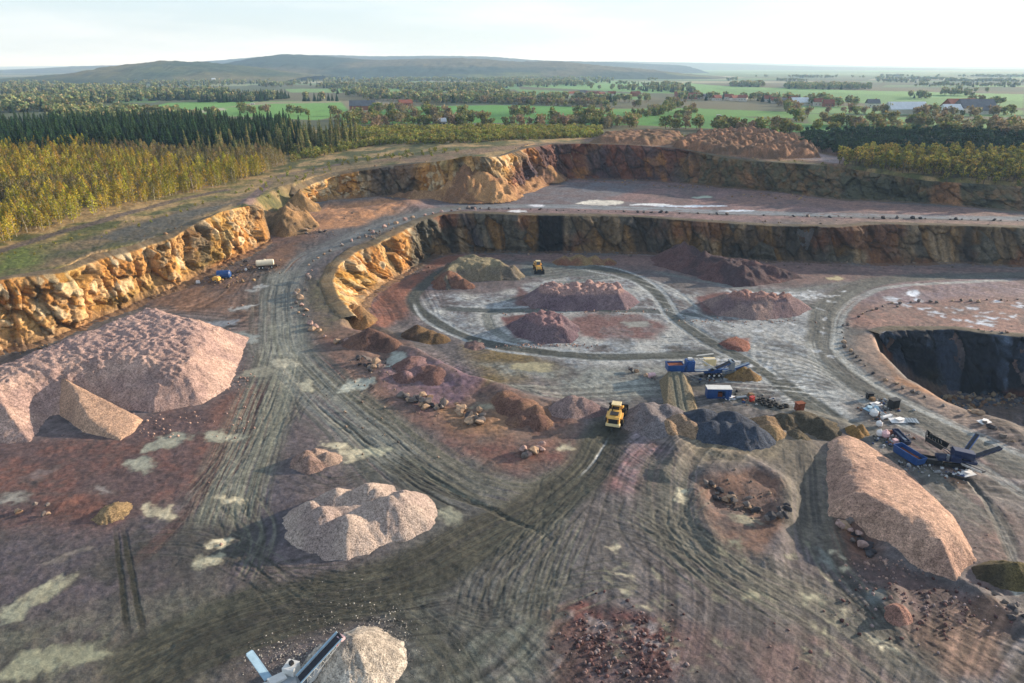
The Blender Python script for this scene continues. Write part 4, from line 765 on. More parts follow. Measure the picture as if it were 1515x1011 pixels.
class MB:
    def __init__(s): s.bm = bmesh.new()
    def box(s, c, d, rz=0, ry=0, rx=0, bev=.0):
        M = Matrix.Translation(c) @ Matrix.Rotation(rz, 4, 'Z') @ Matrix.Rotation(ry, 4, 'Y') @ Matrix.Rotation(rx, 4, 'X') @ Matrix.Diagonal((d[0], d[1], d[2], 1))
        g = bmesh.ops.create_cube(s.bm, size=1, matrix=M)
        if bev: bmesh.ops.bevel(s.bm, geom=list({e for v in g['verts'] for e in v.link_edges}), offset=bev, segments=1, affect='EDGES')
        return s
    def beam(s, a, b, w, h):
        a, b = Vector(a), Vector(b); d = b-a; M = Matrix.Translation((a+b)/2) @ d.to_track_quat('X', 'Z').to_matrix().to_4x4() @ Matrix.Diagonal((d.length, w, h, 1)); bmesh.ops.create_cube(s.bm, size=1, matrix=M); return s
    def cyl(s, a, b, r, n=14, r2=None):
        a, b = Vector(a), Vector(b); d = b-a; M = Matrix.Translation((a+b)/2) @ d.to_track_quat('Z', 'Y').to_matrix().to_4x4(); bmesh.ops.create_cone(s.bm, cap_ends=True, segments=n, radius1=r, radius2=r if r2 is None else r2, depth=d.length, matrix=M); return s
    def prism(s, pts, y0, y1):
        """outline in the x-z plane, pushed from y0 to y1"""
        A = [s.bm.verts.new((x, y0, z)) for x, z in pts]; B = [s.bm.verts.new((x, y1, z)) for x, z in pts]; n = len(pts)
        s.bm.faces.new(A); s.bm.faces.new(B[::-1])
        for i in range(n): s.bm.faces.new((A[i], B[i], B[(i+1) % n], A[(i+1) % n]))
        return s
    def build(s, name, mat, parent=None, label=None):
        bmesh.ops.recalc_face_normals(s.bm, faces=s.bm.faces); me = bpy.data.meshes.new(name); s.bm.to_mesh(me); s.bm.free(); me.materials.append(mat)
        o = bpy.data.objects.new(name, me); COL.objects.link(o); o.parent = parent
        if label: o['label'] = label
        return o
def empty(name, loc, rz, lab, cat, group=None, rx=0, ry=0):
    o = bpy.data.objects.new(name, None); COL.objects.link(o); o.location = loc; o.rotation_euler = (rx, ry, rz); o.empty_display_size = .5; return tag(o, lab, cat, group)
def copy_tree(o, parent=None):
    c = o.copy(); COL.objects.link(c); c.parent = parent
    for k in [x for x in bpy.data.objects if x.parent == o]: copy_tree(k, c)
    return c
def heading(p, q): a = atm(*p); b = atm(*q); return a, math.atan2(b[1]-a[1], b[0]-a[0]), b
def wheel(par, x, y, r, w, rim=MY):
    t = MB().cyl((x, y-w/2, r), (x, y+w/2, r), r, 22)
    for k in range(22):
        an = k*2*math.pi/22; t.box((x+r*math.cos(an), y, r+r*math.sin(an)), (.12, w*.92, .16), 0, -an)
    wo = t.build('wheel', MR, par); MB().cyl((x, y-w/2-.03, r), (x, y+w/2+.03, r), r*.5, 14).build('rim', rim, wo); return wo
def make_loader(loc, rz, lab, grp=None, ry=0):
    t = empty('wheel_loader', loc, rz, lab, 'wheel loader', grp, ry=ry)
    for x in (-2.1, 1.7):
        for y in (-1.35, 1.35): wheel(t, x, y, 1.0, .85)
    b = MB().prism([(-4.6,1.3),(-4.6,2.2),(-4.3,2.75),(-1.3,3.0),(-1.1,1.2),(-3.2,1.0)], -1.25, 1.25).build('engine_hood', MY, t)
    MB().box((-4.64,0,1.95),(.08,1.9,.95)).build('grille', MK, b)
    MB().box((-4.45,0,1.15),(.9,2.9,.6), bev=.08).build('counterweight', MCR, t)
    for y in (-1.7, 1.26): MB().prism([(-3.2,1.9),(-1.2,2.1),(-1.0,2.35),(-3.3,2.15)], y, y+.44).build('rear_fender', MY, t)
    MB().box((-3.0,0,2.98),(1.5,1.7,.12)).build('hood_vent', MK, t)
    MB().cyl((-1.9,.6,2.9),(-1.9,.6,3.7),.1,8).build('exhaust', MK, t)
    MB().prism([(.6,.9),(2.7,.9),(2.9,1.7),(2.2,2.5),(1.2,2.5),(.5,1.6)], -.75, .75).build('front_frame', MY, t)
    c = MB().prism([(-1.15,1.6),(-1.1,3.9),(.35,3.9),(.65,2.6),(.5,1.6)], -.85, .85).build('cab', MY, t)
    MB().box((-1.16,0,3.15),(.04,1.4,1.0)).box((-.35,-.87,3.15),(1.1,.04,1.1)).box((-.35,.87,3.15),(1.1,.04,1.1)).prism([(.42,3.8),(.46,3.8),(.74,2.6),(.68,2.6)], -.72,.72).build('window', MG, c)
    MB().box((-.4,0,4.0),(1.8,1.95,.16), bev=.04).build('roof', MCR, c)
    MB().beam((1.4,-1.0,2.3),(4.2,-1.0,1.1),.25,.55).beam((1.4,1.0,2.3),(4.2,1.0,1.1),.25,.55).beam((3.2,-1,1.5),(3.2,1,1.5),.3,.3).build('lift_arm', MY, t)
    MB().cyl((1.3,0,2.2),(3.6,0,1.9),.13,10).build('tilt_cylinder', MGS, t)
    bk = MB().prism([(4.1,.25),(4.0,1.7),(4.15,1.75),(4.3,.5),(5.6,.3),(5.6,.15)], -1.9, 1.9).prism([(4.1,.2),(4.0,1.7),(4.6,1.6),(5.6,.2)], -1.95, -1.85).prism([(4.1,.2),(4.0,1.7),(4.6,1.6),(5.6,.2)], 1.85, 1.95).build('bucket', MK, t)
    MB().box((5.65,0,.2),(.2,3.7,.08)).build('cutting_edge', MGS, bk)
    MB().box((-2.4,-1.75,1.0),(.5,.1,1.3)).build('ladder', MK, t)
    for y in (-1,1): MB().box((-4.68,y*1.05,2.35),(.06,.22,.16)).build('tail_lamp', MRED, t)
    for y in (-1,1): MB().cyl((.5,.9*y,3.3),(.6,1.5*y,3.4),.04,6).box((.6,1.55*y,3.2),(.06,.25,.5)).build('mirror', MK, t)
    return t
a, h, b_ = heading((906,639), (916,606)); mid = (a+b_)/2
ld = make_loader(tuple(mid+[0,0,.1]), h, 'big yellow wheel loader seen from behind, driving away up the dark haul road'); ld.scale = (1.14,)*3
p = atm(796,401); l2 = copy_tree(ld); l2.location = p; l2.scale = (1.05,)*3; l2.rotation_euler = (0,0,math.atan2(-p[1], -p[0])+.12); l2['label'] = 'small far-off wheel loader with its dark bucket facing the camera near the pit wall'
def conveyor(par, a, b, w=1.0, mat=MB_, depth=.5, name='conveyor', belt=MBELT, lattice=True, guards=True):
    a, b = Vector(a), Vector(b); f = MB(); d = (b-a).normalized(); s = d.cross(Vector((0,0,1))).normalized(); u = s.cross(d)
    for k in (-1, 1):
        f.beam(a+s*k*w/2, b+s*k*w/2, .1, .22)
        if lattice:
            f.beam(a+s*k*w/2-u*depth, b+s*k*w/2-u*.25, .07, .07); n = max(3, int((b-a).length/1.1))
            for i in range(n):
                p0 = a.lerp(b, i/n); p1 = a.lerp(b, (i+1)/n); dp = lambda t: depth+( .25-depth)*t
                f.beam(p0+s*k*w/2-u*dp(i/n), p1+s*k*w/2, .05, .05); f.beam(p1+s*k*w/2-u*dp((i+1)/n), p1+s*k*w/2, .05, .05)
    o = f.build(name, mat, par); MB().beam(a+u*.05, b+u*.05, w*.86, .1).cyl(b-s*w*.45, b+s*w*.45, .18, 12).build('belt', belt, o); return o
# blue mobile crusher
c0 = atm(1040,556); t = empty('mobile_crusher', tuple(c0), rad(3), 'blue and white mobile crusher with belts and hopper standing in the pit', 'crusher')
MB().box((0,0,1.6),(15,.9,.5)).box((3,0,1.2),(6,1.8,.3)).build('chassis', MB_, t)
for x in (1.2,2.6,4.0,-6.6):
    for y in (-1.3,1.3): wheel(t, x, y, .6, .45, MW)
hp = MB().prism([(-10.2,2.2),(-10.6,3.9),(-5.6,3.9),(-6.2,2.2)], -1.6, -1.45).prism([(-10.2,2.2),(-10.6,3.9),(-5.6,3.9),(-6.2,2.2)], 1.45, 1.6).box((-10.4,0,3.0),(.15,3.1,1.8)).box((-5.9,0,3.0),(.15,3.1,1.7)).box((-8.1,0,2.2),(4,2.9,.2)).build('feed_hopper', MB_, t)
MB().box((-8.1,0,3.3),(4.2,2.8,.5)).build('hopper_load', MRU, hp)
MB().box((-8.1,-1.1,1.1),(2.6,.5,2)).box((-8.1,1.1,1.1),(2.6,.5,2)).build('hopper_stand', MW, t)
MB().box((-4.1,0,3.4),(2.4,2.3,2.9), bev=.1).cyl((-4.1,-1.5,3.6),(-4.1,-1.2,3.6),1.0,18).build('jaw_crusher', MB_, t)
MB().box((-4.1,0,5.2),(1.2,1.0,.5)).build('crusher_cap', MW, t)
MB().box((1.6,.6,4.0),(3.2,1.8,1.8), bev=.06).build('engine_house', MCR, t)
conveyor(t, (-2.2,-1.2,5.8),(3.0,-1.4,2.6), .7, MW, .3, 'white_beam'); MB().beam((-2.3,.4,5.9),(2.8,1.5,5.9),.25,.25).beam((-2.3,-1.0,5.6),(3.0,-.6,5.2),.2,.2).build('gantry', MW, t)
conveyor(t, (1.6,-1.3,2.0),(7.6,-1.0,4.8), 1.5, MB_, .9, 'screen_deck'); MB().box((7.3,-.8,3.6),(1.2,2.4,2.3)).build('screen_box', MGS, t)
conveyor(t, (5.6,-.6,1.4),(12.4,-.2,3.6), 1.0, MB_, .5, 'discharge_conveyor', MGS)
MB().box((7.0,0,1.3),(4,2.2,.9)).build('undercarriage', MGS, t)
MB().box((-1.2,-1.6,2.4),(3.6,.9,.08)).beam((-3,-2.0,2.4),(-3,-2.0,3.5),.06,.06).beam((.6,-2.0,2.4),(.6,-2.0,3.5),.06,.06).beam((-3,-2.0,3.5),(.6,-2.0,3.5),.06,.06).beam((-3,-2.0,3.0),(.6,-2.0,3.0),.05,.05).build('walkway', MW, t)
for k, (x, y) in enumerate([(-9.9,1.7),(-9.9,-1.7)]): MB().cyl((x,y,0),(x,y,2.3),.12,8).build('leg', MW, t)
# earth loading ramp
p0, p1 = atm(1012,612), c0+np.array([-8.6,-3.2,0]); d = p1-p0; an = math.atan2(d[1], d[0]); Ln = math.hypot(d[0], d[1])
rx = np.linspace(0, 1, 60); ry = np.linspace(-4.2, 4.2, 50); RX, RY = np.meshgrid(rx, ry); hh_ = RX*3.0; hz = np.minimum(hh_, np.maximum(0, (4.2-np.abs(RY))*1.3))+.12*fbm(RX*18, RY*1.4, 3)-.18*np.exp(-((np.abs(RY)-.9)/.28)**2)*(hh_ > .2)
VX = RX*Ln; VY = RY*1.0; 
gx_ = p0[0]+VX*math.cos(an)-VY*math.sin(an); gy_ = p0[1]+VX*math.sin(an)+VY*math.cos(an); zz = hgt(gx_.ravel(), gy_.ravel())+hz.ravel()-.12; zz[(RX.ravel() > .985)] -= 3.2
cc_ = mixc(np.tile(lin((140,124,98)), (VX.size, 1)), lin((112,110,96))[None, :], np.exp(-(RY.ravel()/2.2)**4))
o = mesh_np('loading_ramp', np.stack([gx_.ravel()-p0[0], gy_.ravel()-p0[1], zz-p0[2]], 1), gridF(50, 60), M_gravel, cc_*KA); o.location = p0; tag(o, 'rutted earth ramp leading up to the hopper of the blue crusher', 'earth ramp')
# blue container
q = atm(1062,587); t = empty('site_container', tuple(q), rad(-2), 'blue site container with a white roof and an open doorway below the crusher', 'container')
f = MB().box((0,1.15,1.3),(6.2,.08,2.6)).box((-3.06,0,1.3),(.08,2.3,2.6)).box((3.06,0,1.3),(.08,2.3,2.6)).box((-1.75,-1.15,1.3),(2.6,.08,2.6)).box((2.2,-1.15,1.3),(1.7,.08,2.6)).box((.4,-1.15,2.35),(1.9,.08,.5)).box((0,0,.1),(6.1,2.2,.12))
for i in range(24): f.box((-3+i*.26,1.22,1.3),(.12,.06,2.4))
for i in range(9): f.box((-2.95+i*.28,-1.21,1.3),(.12,.06,2.4))
for i in range(5): f.box((1.5+i*.3,-1.21,1.3),(.12,.06,2.4))
f.build('wall', MB_, t); MB().box((0,0,2.68),(6.4,2.6,.14)).build('roof', MW, t); MB().box((1.9,-1.75,1.2),(.08,1.2,2.2), rz=.5).build('door', MB_, t); MB().box((.4,.2,.7),(1.2,1.2,1.1)).build('workbench', MRU, t)
# dark blue screener
q = atm(1412,688); t = empty('mobile_screener', tuple(q), rad(-16), 'dark blue tracked screener with two raised side belts in the machine yard', 'screener'); t.scale = (1.0,)*3
MB().box((0,0,1.4),(7.5,2.2,.7)).build('chassis', MDB, t)
tr = MB()
for y in (-1.3,1.3): tr.prism([(-2.4,.25),(-2.7,.6),(-2.3,.95),(2.3,.95),(2.7,.6),(2.4,.25),(2.0,.02),(-2.0,.02)], y-.25, y+.25)
tr.build('track', MR, t)
conveyor(t, (2.0,.5,1.6),(-3.6,3.8,3.6), 2.2, MDB, .9, 'feed_belt'); h_ = MB()
hz_ = [(-2.6,3.2),(-5.6,5.0)]
h_.beam((-1.6,1.4,3.6),(-4.9,3.6,4.4),.12,1.3).beam((-3.2,3.6,3.6),(-5.0,5.4,4.4),.12,1.0).beam((-3.0,.2,3.4),(-5.8,2.2,4.2),.12,1.0).beam((-5.9,2.0,4.2),(-5.0,5.5,4.2),.12,1.3)
for i in range(6): h_.beam((-5.8+i*.5,2.2-i*.35,4.6-i*.06),(-4.9+i*.45,5.2-i*.35,4.6-i*.06),.12,.12)
h_.beam((-1.9,2.2,3.0),(-5.2,3.9,3.8),2.6,.15).build('hopper_grid', MK, t)
MB().box((1.0,0,2.9),(4.2,2.0,1.6), ry=.12, bev=.08).build('screen_box', MDB, t)
conveyor(t, (1.2,.8,1.8),(5.4,7.0,4.4), .8, MB_, .45, 'side_conveyor'); conveyor(t, (1.6,-.2,1.6),(8.6,2.8,4.0), 1.0, MDB, .45, 'side_conveyor')
conveyor(t, (1.0,-1.0,1.2),(3.6,-5.0,1.9), .9, MW, .3, 'tail_conveyor'); MB().box((-.6,-1.6,2.2),(1.9,.9,1.2)).build('engine_house', MDB, t)
MB().box((-1.9,-.9,2.0),(.5,.5,1.2)).build('control_cabinet', MGS, t)
def tub(name, px, rz, L_, Wd, Hh, mat, lab, cat, load=None, taper=.35):
    q = atm(*px); t = empty(name, tuple(q), rz, lab, cat); f = MB()
    for y in (-1,1): f.prism([(-L_/2+taper,.1),(-L_/2,Hh),(L_/2,Hh),(L_/2-taper,.1)], y*Wd/2-.05, y*Wd/2+.05)
    f.beam((-L_/2+taper,0,.1),(-L_/2,0,Hh),Wd,.08).beam((L_/2-taper,0,.1),(L_/2,0,Hh),Wd,.08).box((0,0,.12),(L_-2*taper,Wd,.1))
    for i in range(int(L_/.9)): 
        for y in (-1,1): f.box((-L_/2+.5+i*.9, y*(Wd/2+.08), Hh/2+.05),(.1,.08,Hh-.25))
    f.build('body', mat, t); MB().box((0,Wd/2,Hh+.03),(L_+.1,.16,.12)).box((0,-Wd/2,Hh+.03),(L_+.1,.16,.12)).box((L_/2,0,Hh+.031),(.16,Wd-.2,.12)).box((-L_/2,0,Hh+.031),(.16,Wd-.2,.12)).build('rim', mat, t)
    if load: MB().box((0,0,Hh*.35),(L_-taper*2.2,Wd-.14,Hh*.3)).box((L_*.2,0,Hh*.55),(1.2,Wd*.5,.5), rz=.4).build('floor_lining', load, t)
    return t
a, h, b_ = heading((1331,668), (1357,684)); tub('waste_skip', (1344,678), h, 6.8, 2.3, 1.7, MB_, 'long open blue skip rusty inside in the machine yard', 'skip', MRU)
a, h, b_ = heading((1326,641), (1341,657)); tub('steel_trough', (1333,650), h, 6.0, 1.2, .9, MDB, 'narrow dark trough with grey lining lying behind the blue skip', 'trough', MGS, .1)
a, h, b_ = heading((1366,680), (1388,684)); tub('gravel_crate', (1376,684), h, 4.2, 2.0, 1.0, MK, 'dark low crate filled with grey stone between the skip and the screener', 'crate', MST, .1)
# scrap and stores in the yard
def scrap(kind, px, rz, s, mat, lab, cat):
    q = atm(*px); f = MB()
    if kind == 'bag':
        f.box((0,0,.55),(1.1,1.1,1.1), bev=.28).cyl((0,0,1.05),(.05,0,1.35),.25,8,.1)
    elif kind == 'plate': f.box((0,0,.15),(2.6,1.4,.12), rx=.12).box((.3,.1,.42),(1.6,.9,.08), rz=.5, ry=.1).box((0,0,.06),(.2,1.2,.1))
    elif kind == 'beams':
        for i in range(4): f.beam((-2,-.5+i*.35,.15+.1*(i%2)),(2,-.4+i*.3,.18+.12*(i%3)),.16,.2)
    elif kind == 'pallet':
        for i in range(3): f.box((0,-.5+i*.5,.06),(1.2,.1,.1))
        for i in range(6): f.box((-.55+i*.22,0,.14),(.14,1.2,.03))
        f.box((0,0,.45),(1.0,1.0,.55), bev=.06)
    elif kind == 'cabinet': f.box((0,0,.8),(1.6,1.0,1.5), bev=.04).box((0,-.52,.8),(.7,.05,1.2)).box((0,0,1.6),(1.8,1.2,.08))
    elif kind == 'roller':
        f.cyl((-1.2,0,.35),(1.2,0,.35),.35,14).cyl((-1.5,0,.35),(1.5,0,.35),.1,8).box((-1.3,0,.3),(.1,.8,.6)).box((1.3,0,.3),(.1,.8,.6))
    elif kind == 'sheet':
        for i in range(9): f.box((-.9+i*.22,0,.2+.05*(i%2)),(.2,1.6,.05))
        f.box((-.7,0,.08),(.15,1.4,.12)).box((.7,0,.08),(.15,1.4,.12))
    elif kind == 'tank': f.cyl((-1,0,.8),(1,0,.8),.75,18).box((-.7,0,.15),(.2,1.2,.3)).box((.7,0,.15),(.2,1.2,.3)).cyl((0,0,1.5),(0,0,1.75),.2,10)
    elif kind == 'tyre':
        f.bm.free(); f.bm = bmesh.new(); n = 18
        for i in range(n):
            t0 = i*2*math.pi/n
            for j in range(7): t1_ = j*2*math.pi/7; f.bm.verts.new(((.62+.24*math.cos(t1_))*math.cos(t0), (.62+.24*math.cos(t1_))*math.sin(t0), .24+.24*math.sin(t1_)))
        f.bm.verts.ensure_lookup_table()
        for i in range(n):
            for j in range(7): f.bm.faces.new([f.bm.verts[k] for k in (i*7+j, ((i+1)%n)*7+j, ((i+1)%n)*7+(j+1)%7, i*7+(j+1)%7)])
    names = {'bag':'big_bag','plate':'scrap_plate','beams':'steel_beams','pallet':'loaded_pallet','cabinet':'machine_cabinet','roller':'belt_roller','sheet':'corrugated_sheet','tank':'small_tank','tyre':'tyre'}
    o = f.build(names[kind], mat); o.location = q; o.rotation_euler = (0,0,rz); o.scale = (s,)*3
    return tag(o, lab, cat)
MPK = flat_mat('pinkish_bag', (214,176,176), .8, 0, .12, 2, .2); MWB = flat_mat('white_bag', (218,216,214), .8, 0, .1, 2, .2)
for a in [('bag',(1301,645),0,1.3,MWB,'white bulk bag left of the pinkish one near the tan stockpile','bag'),('bag',(1309,647),.4,1.5,MPK,'round pinkish bulk bag beside the white one near the tan stockpile','bag'),
 ('pallet',(1324,655),.3,1.1,MPK,'lilac wrapped pallet at the back end of the blue skip','pallet'),('plate',(1296,599),.2,1.1,MWB,'pale bent plate at the top left corner of the scrap yard','scrap plate'),
 ('plate',(1286,606),.6,1.2,MLB,'light blue scrap plates on the left side of the scrap yard','scrap plate'),('bag',(1292,616),.2,1.6,MWB,'big white bag standing alone in the middle of the scrap','bag'),
 ('cabinet',(1321,604),.3,1.5,MK,'dark cabinet with a pale lid at the top of the scrap yard','cabinet'),('beams',(1304,613),1.7,1.3,MGS,'bundle of grey steel beams lying across the scrap yard','steel beams'),
 ('roller',(1311,619),.4,1.2,MWB,'white belt roller below the grey beams','roller'),('plate',(1328,624),0,1.5,MWB,'long flat white plate at the lower side of the scrap yard','scrap plate'),
 ('sheet',(1348,624),-.2,1.5,MGS,'corrugated grey sheet lying apart on the right of the scrap','metal sheet'),('bag',(1300,631),.1,1.2,MWB,'white sack lying alone above the two bulk bags','bag'),
 ('pallet',(1290,592),.5,1.1,MWOOD,'brown pallet stack at the far corner of the scrap yard','pallet'),('cabinet',(1286,590),.1,1.0,MK,'small black cabinet beside the brown pallet stack','cabinet'),
 ('tank',(1296,609),1.2,.8,MLB,'small light blue tank among the scrap','tank'),('beams',(1318,641),.2,1.0,MRU,'rusty beams between the bulk bags and the dark trough','steel beams'),
 ('plate',(1430,702),.3,1.3,MWB,'white angled plate on the ground in front of the screener','scrap plate'),('beams',(1418,708),-.7,1.0,MK,'black bars lying in front of the screener','steel beams'),
 ('plate',(1080,590),.1,1.1,MWB,'white plate on the ground right of the blue container','scrap plate'),('pallet',(1111,587),.2,1.2,MWOOD,'yellowish pallet load to the right of the blue container','pallet'),
 ('cabinet',(1182,607),.3,1.3,MRU,'rusty box at the far right end of the tyre row','cabinet'),('roller',(1096,590),.2,1.1,MGS,'grey roller between the container and the yellowish pallet','roller'),
 ('cabinet',(1112,594),.6,.8,MRED,'small red box in front of the yellowish pallet','cabinet'),('pallet',(293,419),.3,1.2,MWB,'white container tank at the foot of the orange rock face','container tank'),
 ('bag',(364,401),0,.8,MWB,'tiny white sack between the blue tank and the tank trailer','bag'),('plate',(1456,625),.3,1.2,MWB,'white plate beside the right ring road above the machine yard','scrap plate'),
 ('tank',(964,559),.2,.9,MPK,'reddish tank left of the crusher ramp','tank')]: scrap(*a)
for i, (a, b) in enumerate([(1122,594),(1130,599),(1138,602),(1147,600),(1154,604),(1162,602),(1128,593),(1135,595),(1142,598)]):
    o = scrap('tyre', (a, b), i, R.uniform(.9,1.2), MR, 'old black tyre lying in the row to the right of the blue container', 'tyre'); o['group'] = 'old tyres in a row'
# tank trailer, blue tank, yellow compressor
q = atm(393,397); t = empty('tank_trailer', tuple(q), rad(20), 'cream tank trailer parked by the upper haul road below the orange rock face', 'trailer')
MB().cyl((-2.9,0,2.1),(2.9,0,2.1),1.15,24).cyl((2.9,0,2.1),(3.2,0,2.1),1.15,24,.7).cyl((-2.9,0,2.1),(-3.2,0,2.1),1.15,24,.7).cyl((0,0,3.15),(0,0,3.45),.35,12).build('tank', MTANK, t)
MB().box((.4,0,.85),(7.2,.9,.25)).box((3.9,0,.6),(.3,.3,.9)).build('frame', MK, t)
for x in (-2.2,-1.0,2.2):
    for y in (-.95,.95): wheel(t, x, y, .5, .35, MW)
MB().beam((4.0,0,.85),(5.2,0,.5),.15,.15).build('drawbar', MK, t)
q = atm(332,412); t = empty('fuel_tank', tuple(q), rad(8), 'blue domed fuel tank at the foot of the orange rock face', 'tank')
MB().cyl((-2.2,0,1.5),(2.0,0,1.5),1.4,18).cyl((2.0,0,1.5),(2.4,0,1.5),1.4,18,.9).build('shell', MB_, t); MB().box((-1.4,0,.2),(.3,2.2,.4)).box((1.4,0,.2),(.3,2.2,.4)).build('saddle', MK, t); MB().box((-1.6,-1.0,1.0),(.8,1.0,1.2)).build('pump_box', MW, t)
q = atm(321,417); t = empty('compressor', tuple(q), rad(-10), 'small yellow towed compressor beside the blue fuel tank', 'compressor')
MB().prism([(-1.2,.5),(-1.3,1.4),(-.8,1.8),(.8,1.8),(1.3,1.4),(1.2,.5)], -.8, .8).build('housing', MY, t); wheel(t, 0, -.9, .35, .2, MW); wheel(t, 0, .9, .35, .2, MW); MB().beam((1.2,0,.6),(2.4,0,.4),.1,.1).build('drawbar', MK, t)
# screening plant at the bottom edge
hd = atm(504,950); g0 = atm(440,1003); dv = (hd-g0)[:2]; an = math.atan2(dv[1], dv[0])
base = atm(447,1012); t = empty('screening_plant', tuple(base), 0, 'grey-white screening plant with a long lattice belt over the stone cone at the bottom', 'screening plant')
def P_(px, py, z): return Vector(unp(px, py, base[2]+z))-Vector(base)
A_, B_ = P_(443,1006,2.4), P_(503,941,6.2); conveyor(t, A_, B_, 1.25, MW, 1.25, 'main_conveyor')
d_ = (B_-A_).normalized(); s_ = d_.cross(Vector((0,0,1))).normalized(); u_ = s_.cross(d_)
MB().cyl(A_-s_*.76+u_*.18, B_-s_*.76+u_*.18, .15, 10).cyl(A_+s_*.76+u_*.18, B_+s_*.76+u_*.18, .1, 10).build('side_guard', MLB, t)
MB().box(B_+Vector((.15,-.1,-.25)),(.7,.9,.45), rz=an).build('drive_motor', MPK, t)
MB().box(B_-d_*1.1-u_*.5,(.5,.5,.35), rz=an).build('gearbox', MRED, t)
for k in (.3,.62):
    m_ = A_.lerp(B_, k); MB().beam(m_-u_*.4, (m_.x*.7+.2, m_.y*.7-.4, .2), .1, .1).build('strut', MGS, t)
conveyor(t, P_(397,1005,1.6), P_(369,966,3.2), .95, MLB, .35, 'side_conveyor', MLB, lattice=False)
c_ = P_(431,990,2.4); MB().box(c_,(1.8,1.7,1.5), rz=an+.35, bev=.05).build('engine_house', MW, t); c_ = P_(431,981,3.4); MB().box(c_,(.5,.5,.5), rz=an).build('air_filter', MK, t)
c_ = P_(464,998,1.7); MB().box(c_,(2.2,1.2,.9), rz=an-.1, bev=.05).build('tool_box', MW, t)
MB().box(P_(430,1020,1.4),(5.5,2.2,.4), rz=an+.1).box(P_(420,1012,1.9),(3.2,1.6,.5), rz=an-.5).build('chassis', MGS, t)
MB().box(P_(410,1006,2.2),(2.2,1.3,.6), rz=.7, ry=.1).box(P_(395,1010,2.0),(1.6,.15,.15), rz=.4).build('screen_deck', MW, t)
for a, b in ((450,1016),(425,1028),(470,1010)): c_ = P_(a, b, 0); MB().cyl(c_, c_+Vector((0,0,1.4)), .1, 8).build('leg', MGS, t)
# ---------------------------------------------------------------- trees
def leaf_mat(name, tint=.35, trans=.25):
    g = NT(name); at = g.n('Attribute', attribute_name='Col'); oi = g.n('ObjectInfo'); ge = g.n('NewGeometry'); n1 = g.n('TexNoise', Scale=.05, Detail=3.0); g.l(ge.outputs['Position'], n1.inputs['Vector'])
    hs = g.n('HueSaturation'); r1 = g.n('MapRange'); r1.inputs['To Min'].default_value = .5-.02; r1.inputs['To Max'].default_value = .5+.035; g.l(oi.outputs['Random'], r1.inputs[0]); g.l(r1.outputs[0], hs.inputs['Hue'])
    r2 = g.n('MapRange'); r2.inputs['From Min'].default_value = .3; r2.inputs['From Max'].default_value = .7; r2.inputs['To Min'].default_value = 1-tint; r2.inputs['To Max'].default_value = 1+tint; g.l(n1.outputs['Fac'], r2.inputs[0]); g.l(r2.outputs[0], hs.inputs['Value'])
    g.l(at.outputs['Color'], hs.inputs['Color']); g.l(hs.outputs[0], g.b.inputs['Base Color']); g.b.inputs['Roughness'].default_value = .8; g.b.inputs['Specular IOR Level'].default_value = .15
    tr = g.n('BsdfTranslucent'); g.l(hs.outputs[0], tr.inputs[0]); mx_ = g.n('MixShader'); mx_.inputs[0].default_value = trans; g.l(g.b.outputs[0], mx_.inputs[1]); g.l(tr.outputs[0], mx_.inputs[2]); g.l(mx_.outputs[0], g.t.nodes['Material Output'].inputs[0]); return g.m
ML = leaf_mat('foliage'); MT1 = flat_mat('birch_bark', (168,158,140), .9, 0, .3, 3, 0); MT2 = flat_mat('brown_bark', (92,78,62), .95, 0, .3, 3, 0)
def leaves(cs, size, cols, r_, shape=None):
    V, F, K = [], [], []
    for c in cs:
        s = size*r_.uniform(.6, 1.3); n = Vector((r_.gauss(0,1), r_.gauss(0,1), r_.gauss(0,1)+.5)).normalized(); t = n.orthogonal().normalized(); b = n.cross(t); a = r_.uniform(0, 6.3); t, b = t*math.cos(a)+b*math.sin(a), b*math.cos(a)-t*math.sin(a)
        i = len(V); c = Vector(c); V += [c-t*s-b*s*.5, c+t*s-b*s*.6, c+t*s*.7+b*s*.6, c-t*s*.6+b*s*.7]; F.append((i, i+1, i+2, i+3)); col = lin(r_.choice(cols))*r_.uniform(.7,1.25); K += [col]*4
    return np.array([tuple(v) for v in V]), np.array(F), np.array(K)
def trunk(h, r, lean, r_, limbs=5, n=6):
    m = MB(); p = Vector((0,0,-.3)); segs = 4; pts = [p]
    for i in range(segs): pts.append(Vector((lean*math.sin(i+1)*.3, lean*math.cos(i*1.7)*.3, h*(i+1)/segs)))
    for i in range(segs): m.cyl(pts[i], pts[i+1], r*(1-i/segs*.8), n, r*(1-(i+1)/segs*.8)+.01)
    for i in range(limbs):
        z = h*r_.uniform(.35,.85); a = r_.uniform(0,6.3); l = h*r_.uniform(.12,.25); m.cyl((0,0,z), (l*math.cos(a), l*math.sin(a), z+l*.8), r*.3, 4, .02)
    bmesh.ops.recalc_face_normals(m.bm, faces=m.bm.faces); return m.bm
def kind_birch(r_, h=8.8, w=1.35, n=340, cols=((194,172,58),(164,152,56),(212,182,66),(140,138,58),(182,148,62))):
    pts = []
    for i in range(n):
        z = h*(.08+.92*r_.random()**.85); rr = w*math.sin(math.pi*min(1, max(.02, z/h-.02)/.98)**.8)*r_.random()**.5*1.1+.1; a = r_.uniform(0,6.3); pts.append((rr*math.cos(a), rr*math.sin(a), z))
    return leaves(pts, .21, cols, r_), trunk(h*.92, .11, .5, r_, 4, 5), MT1
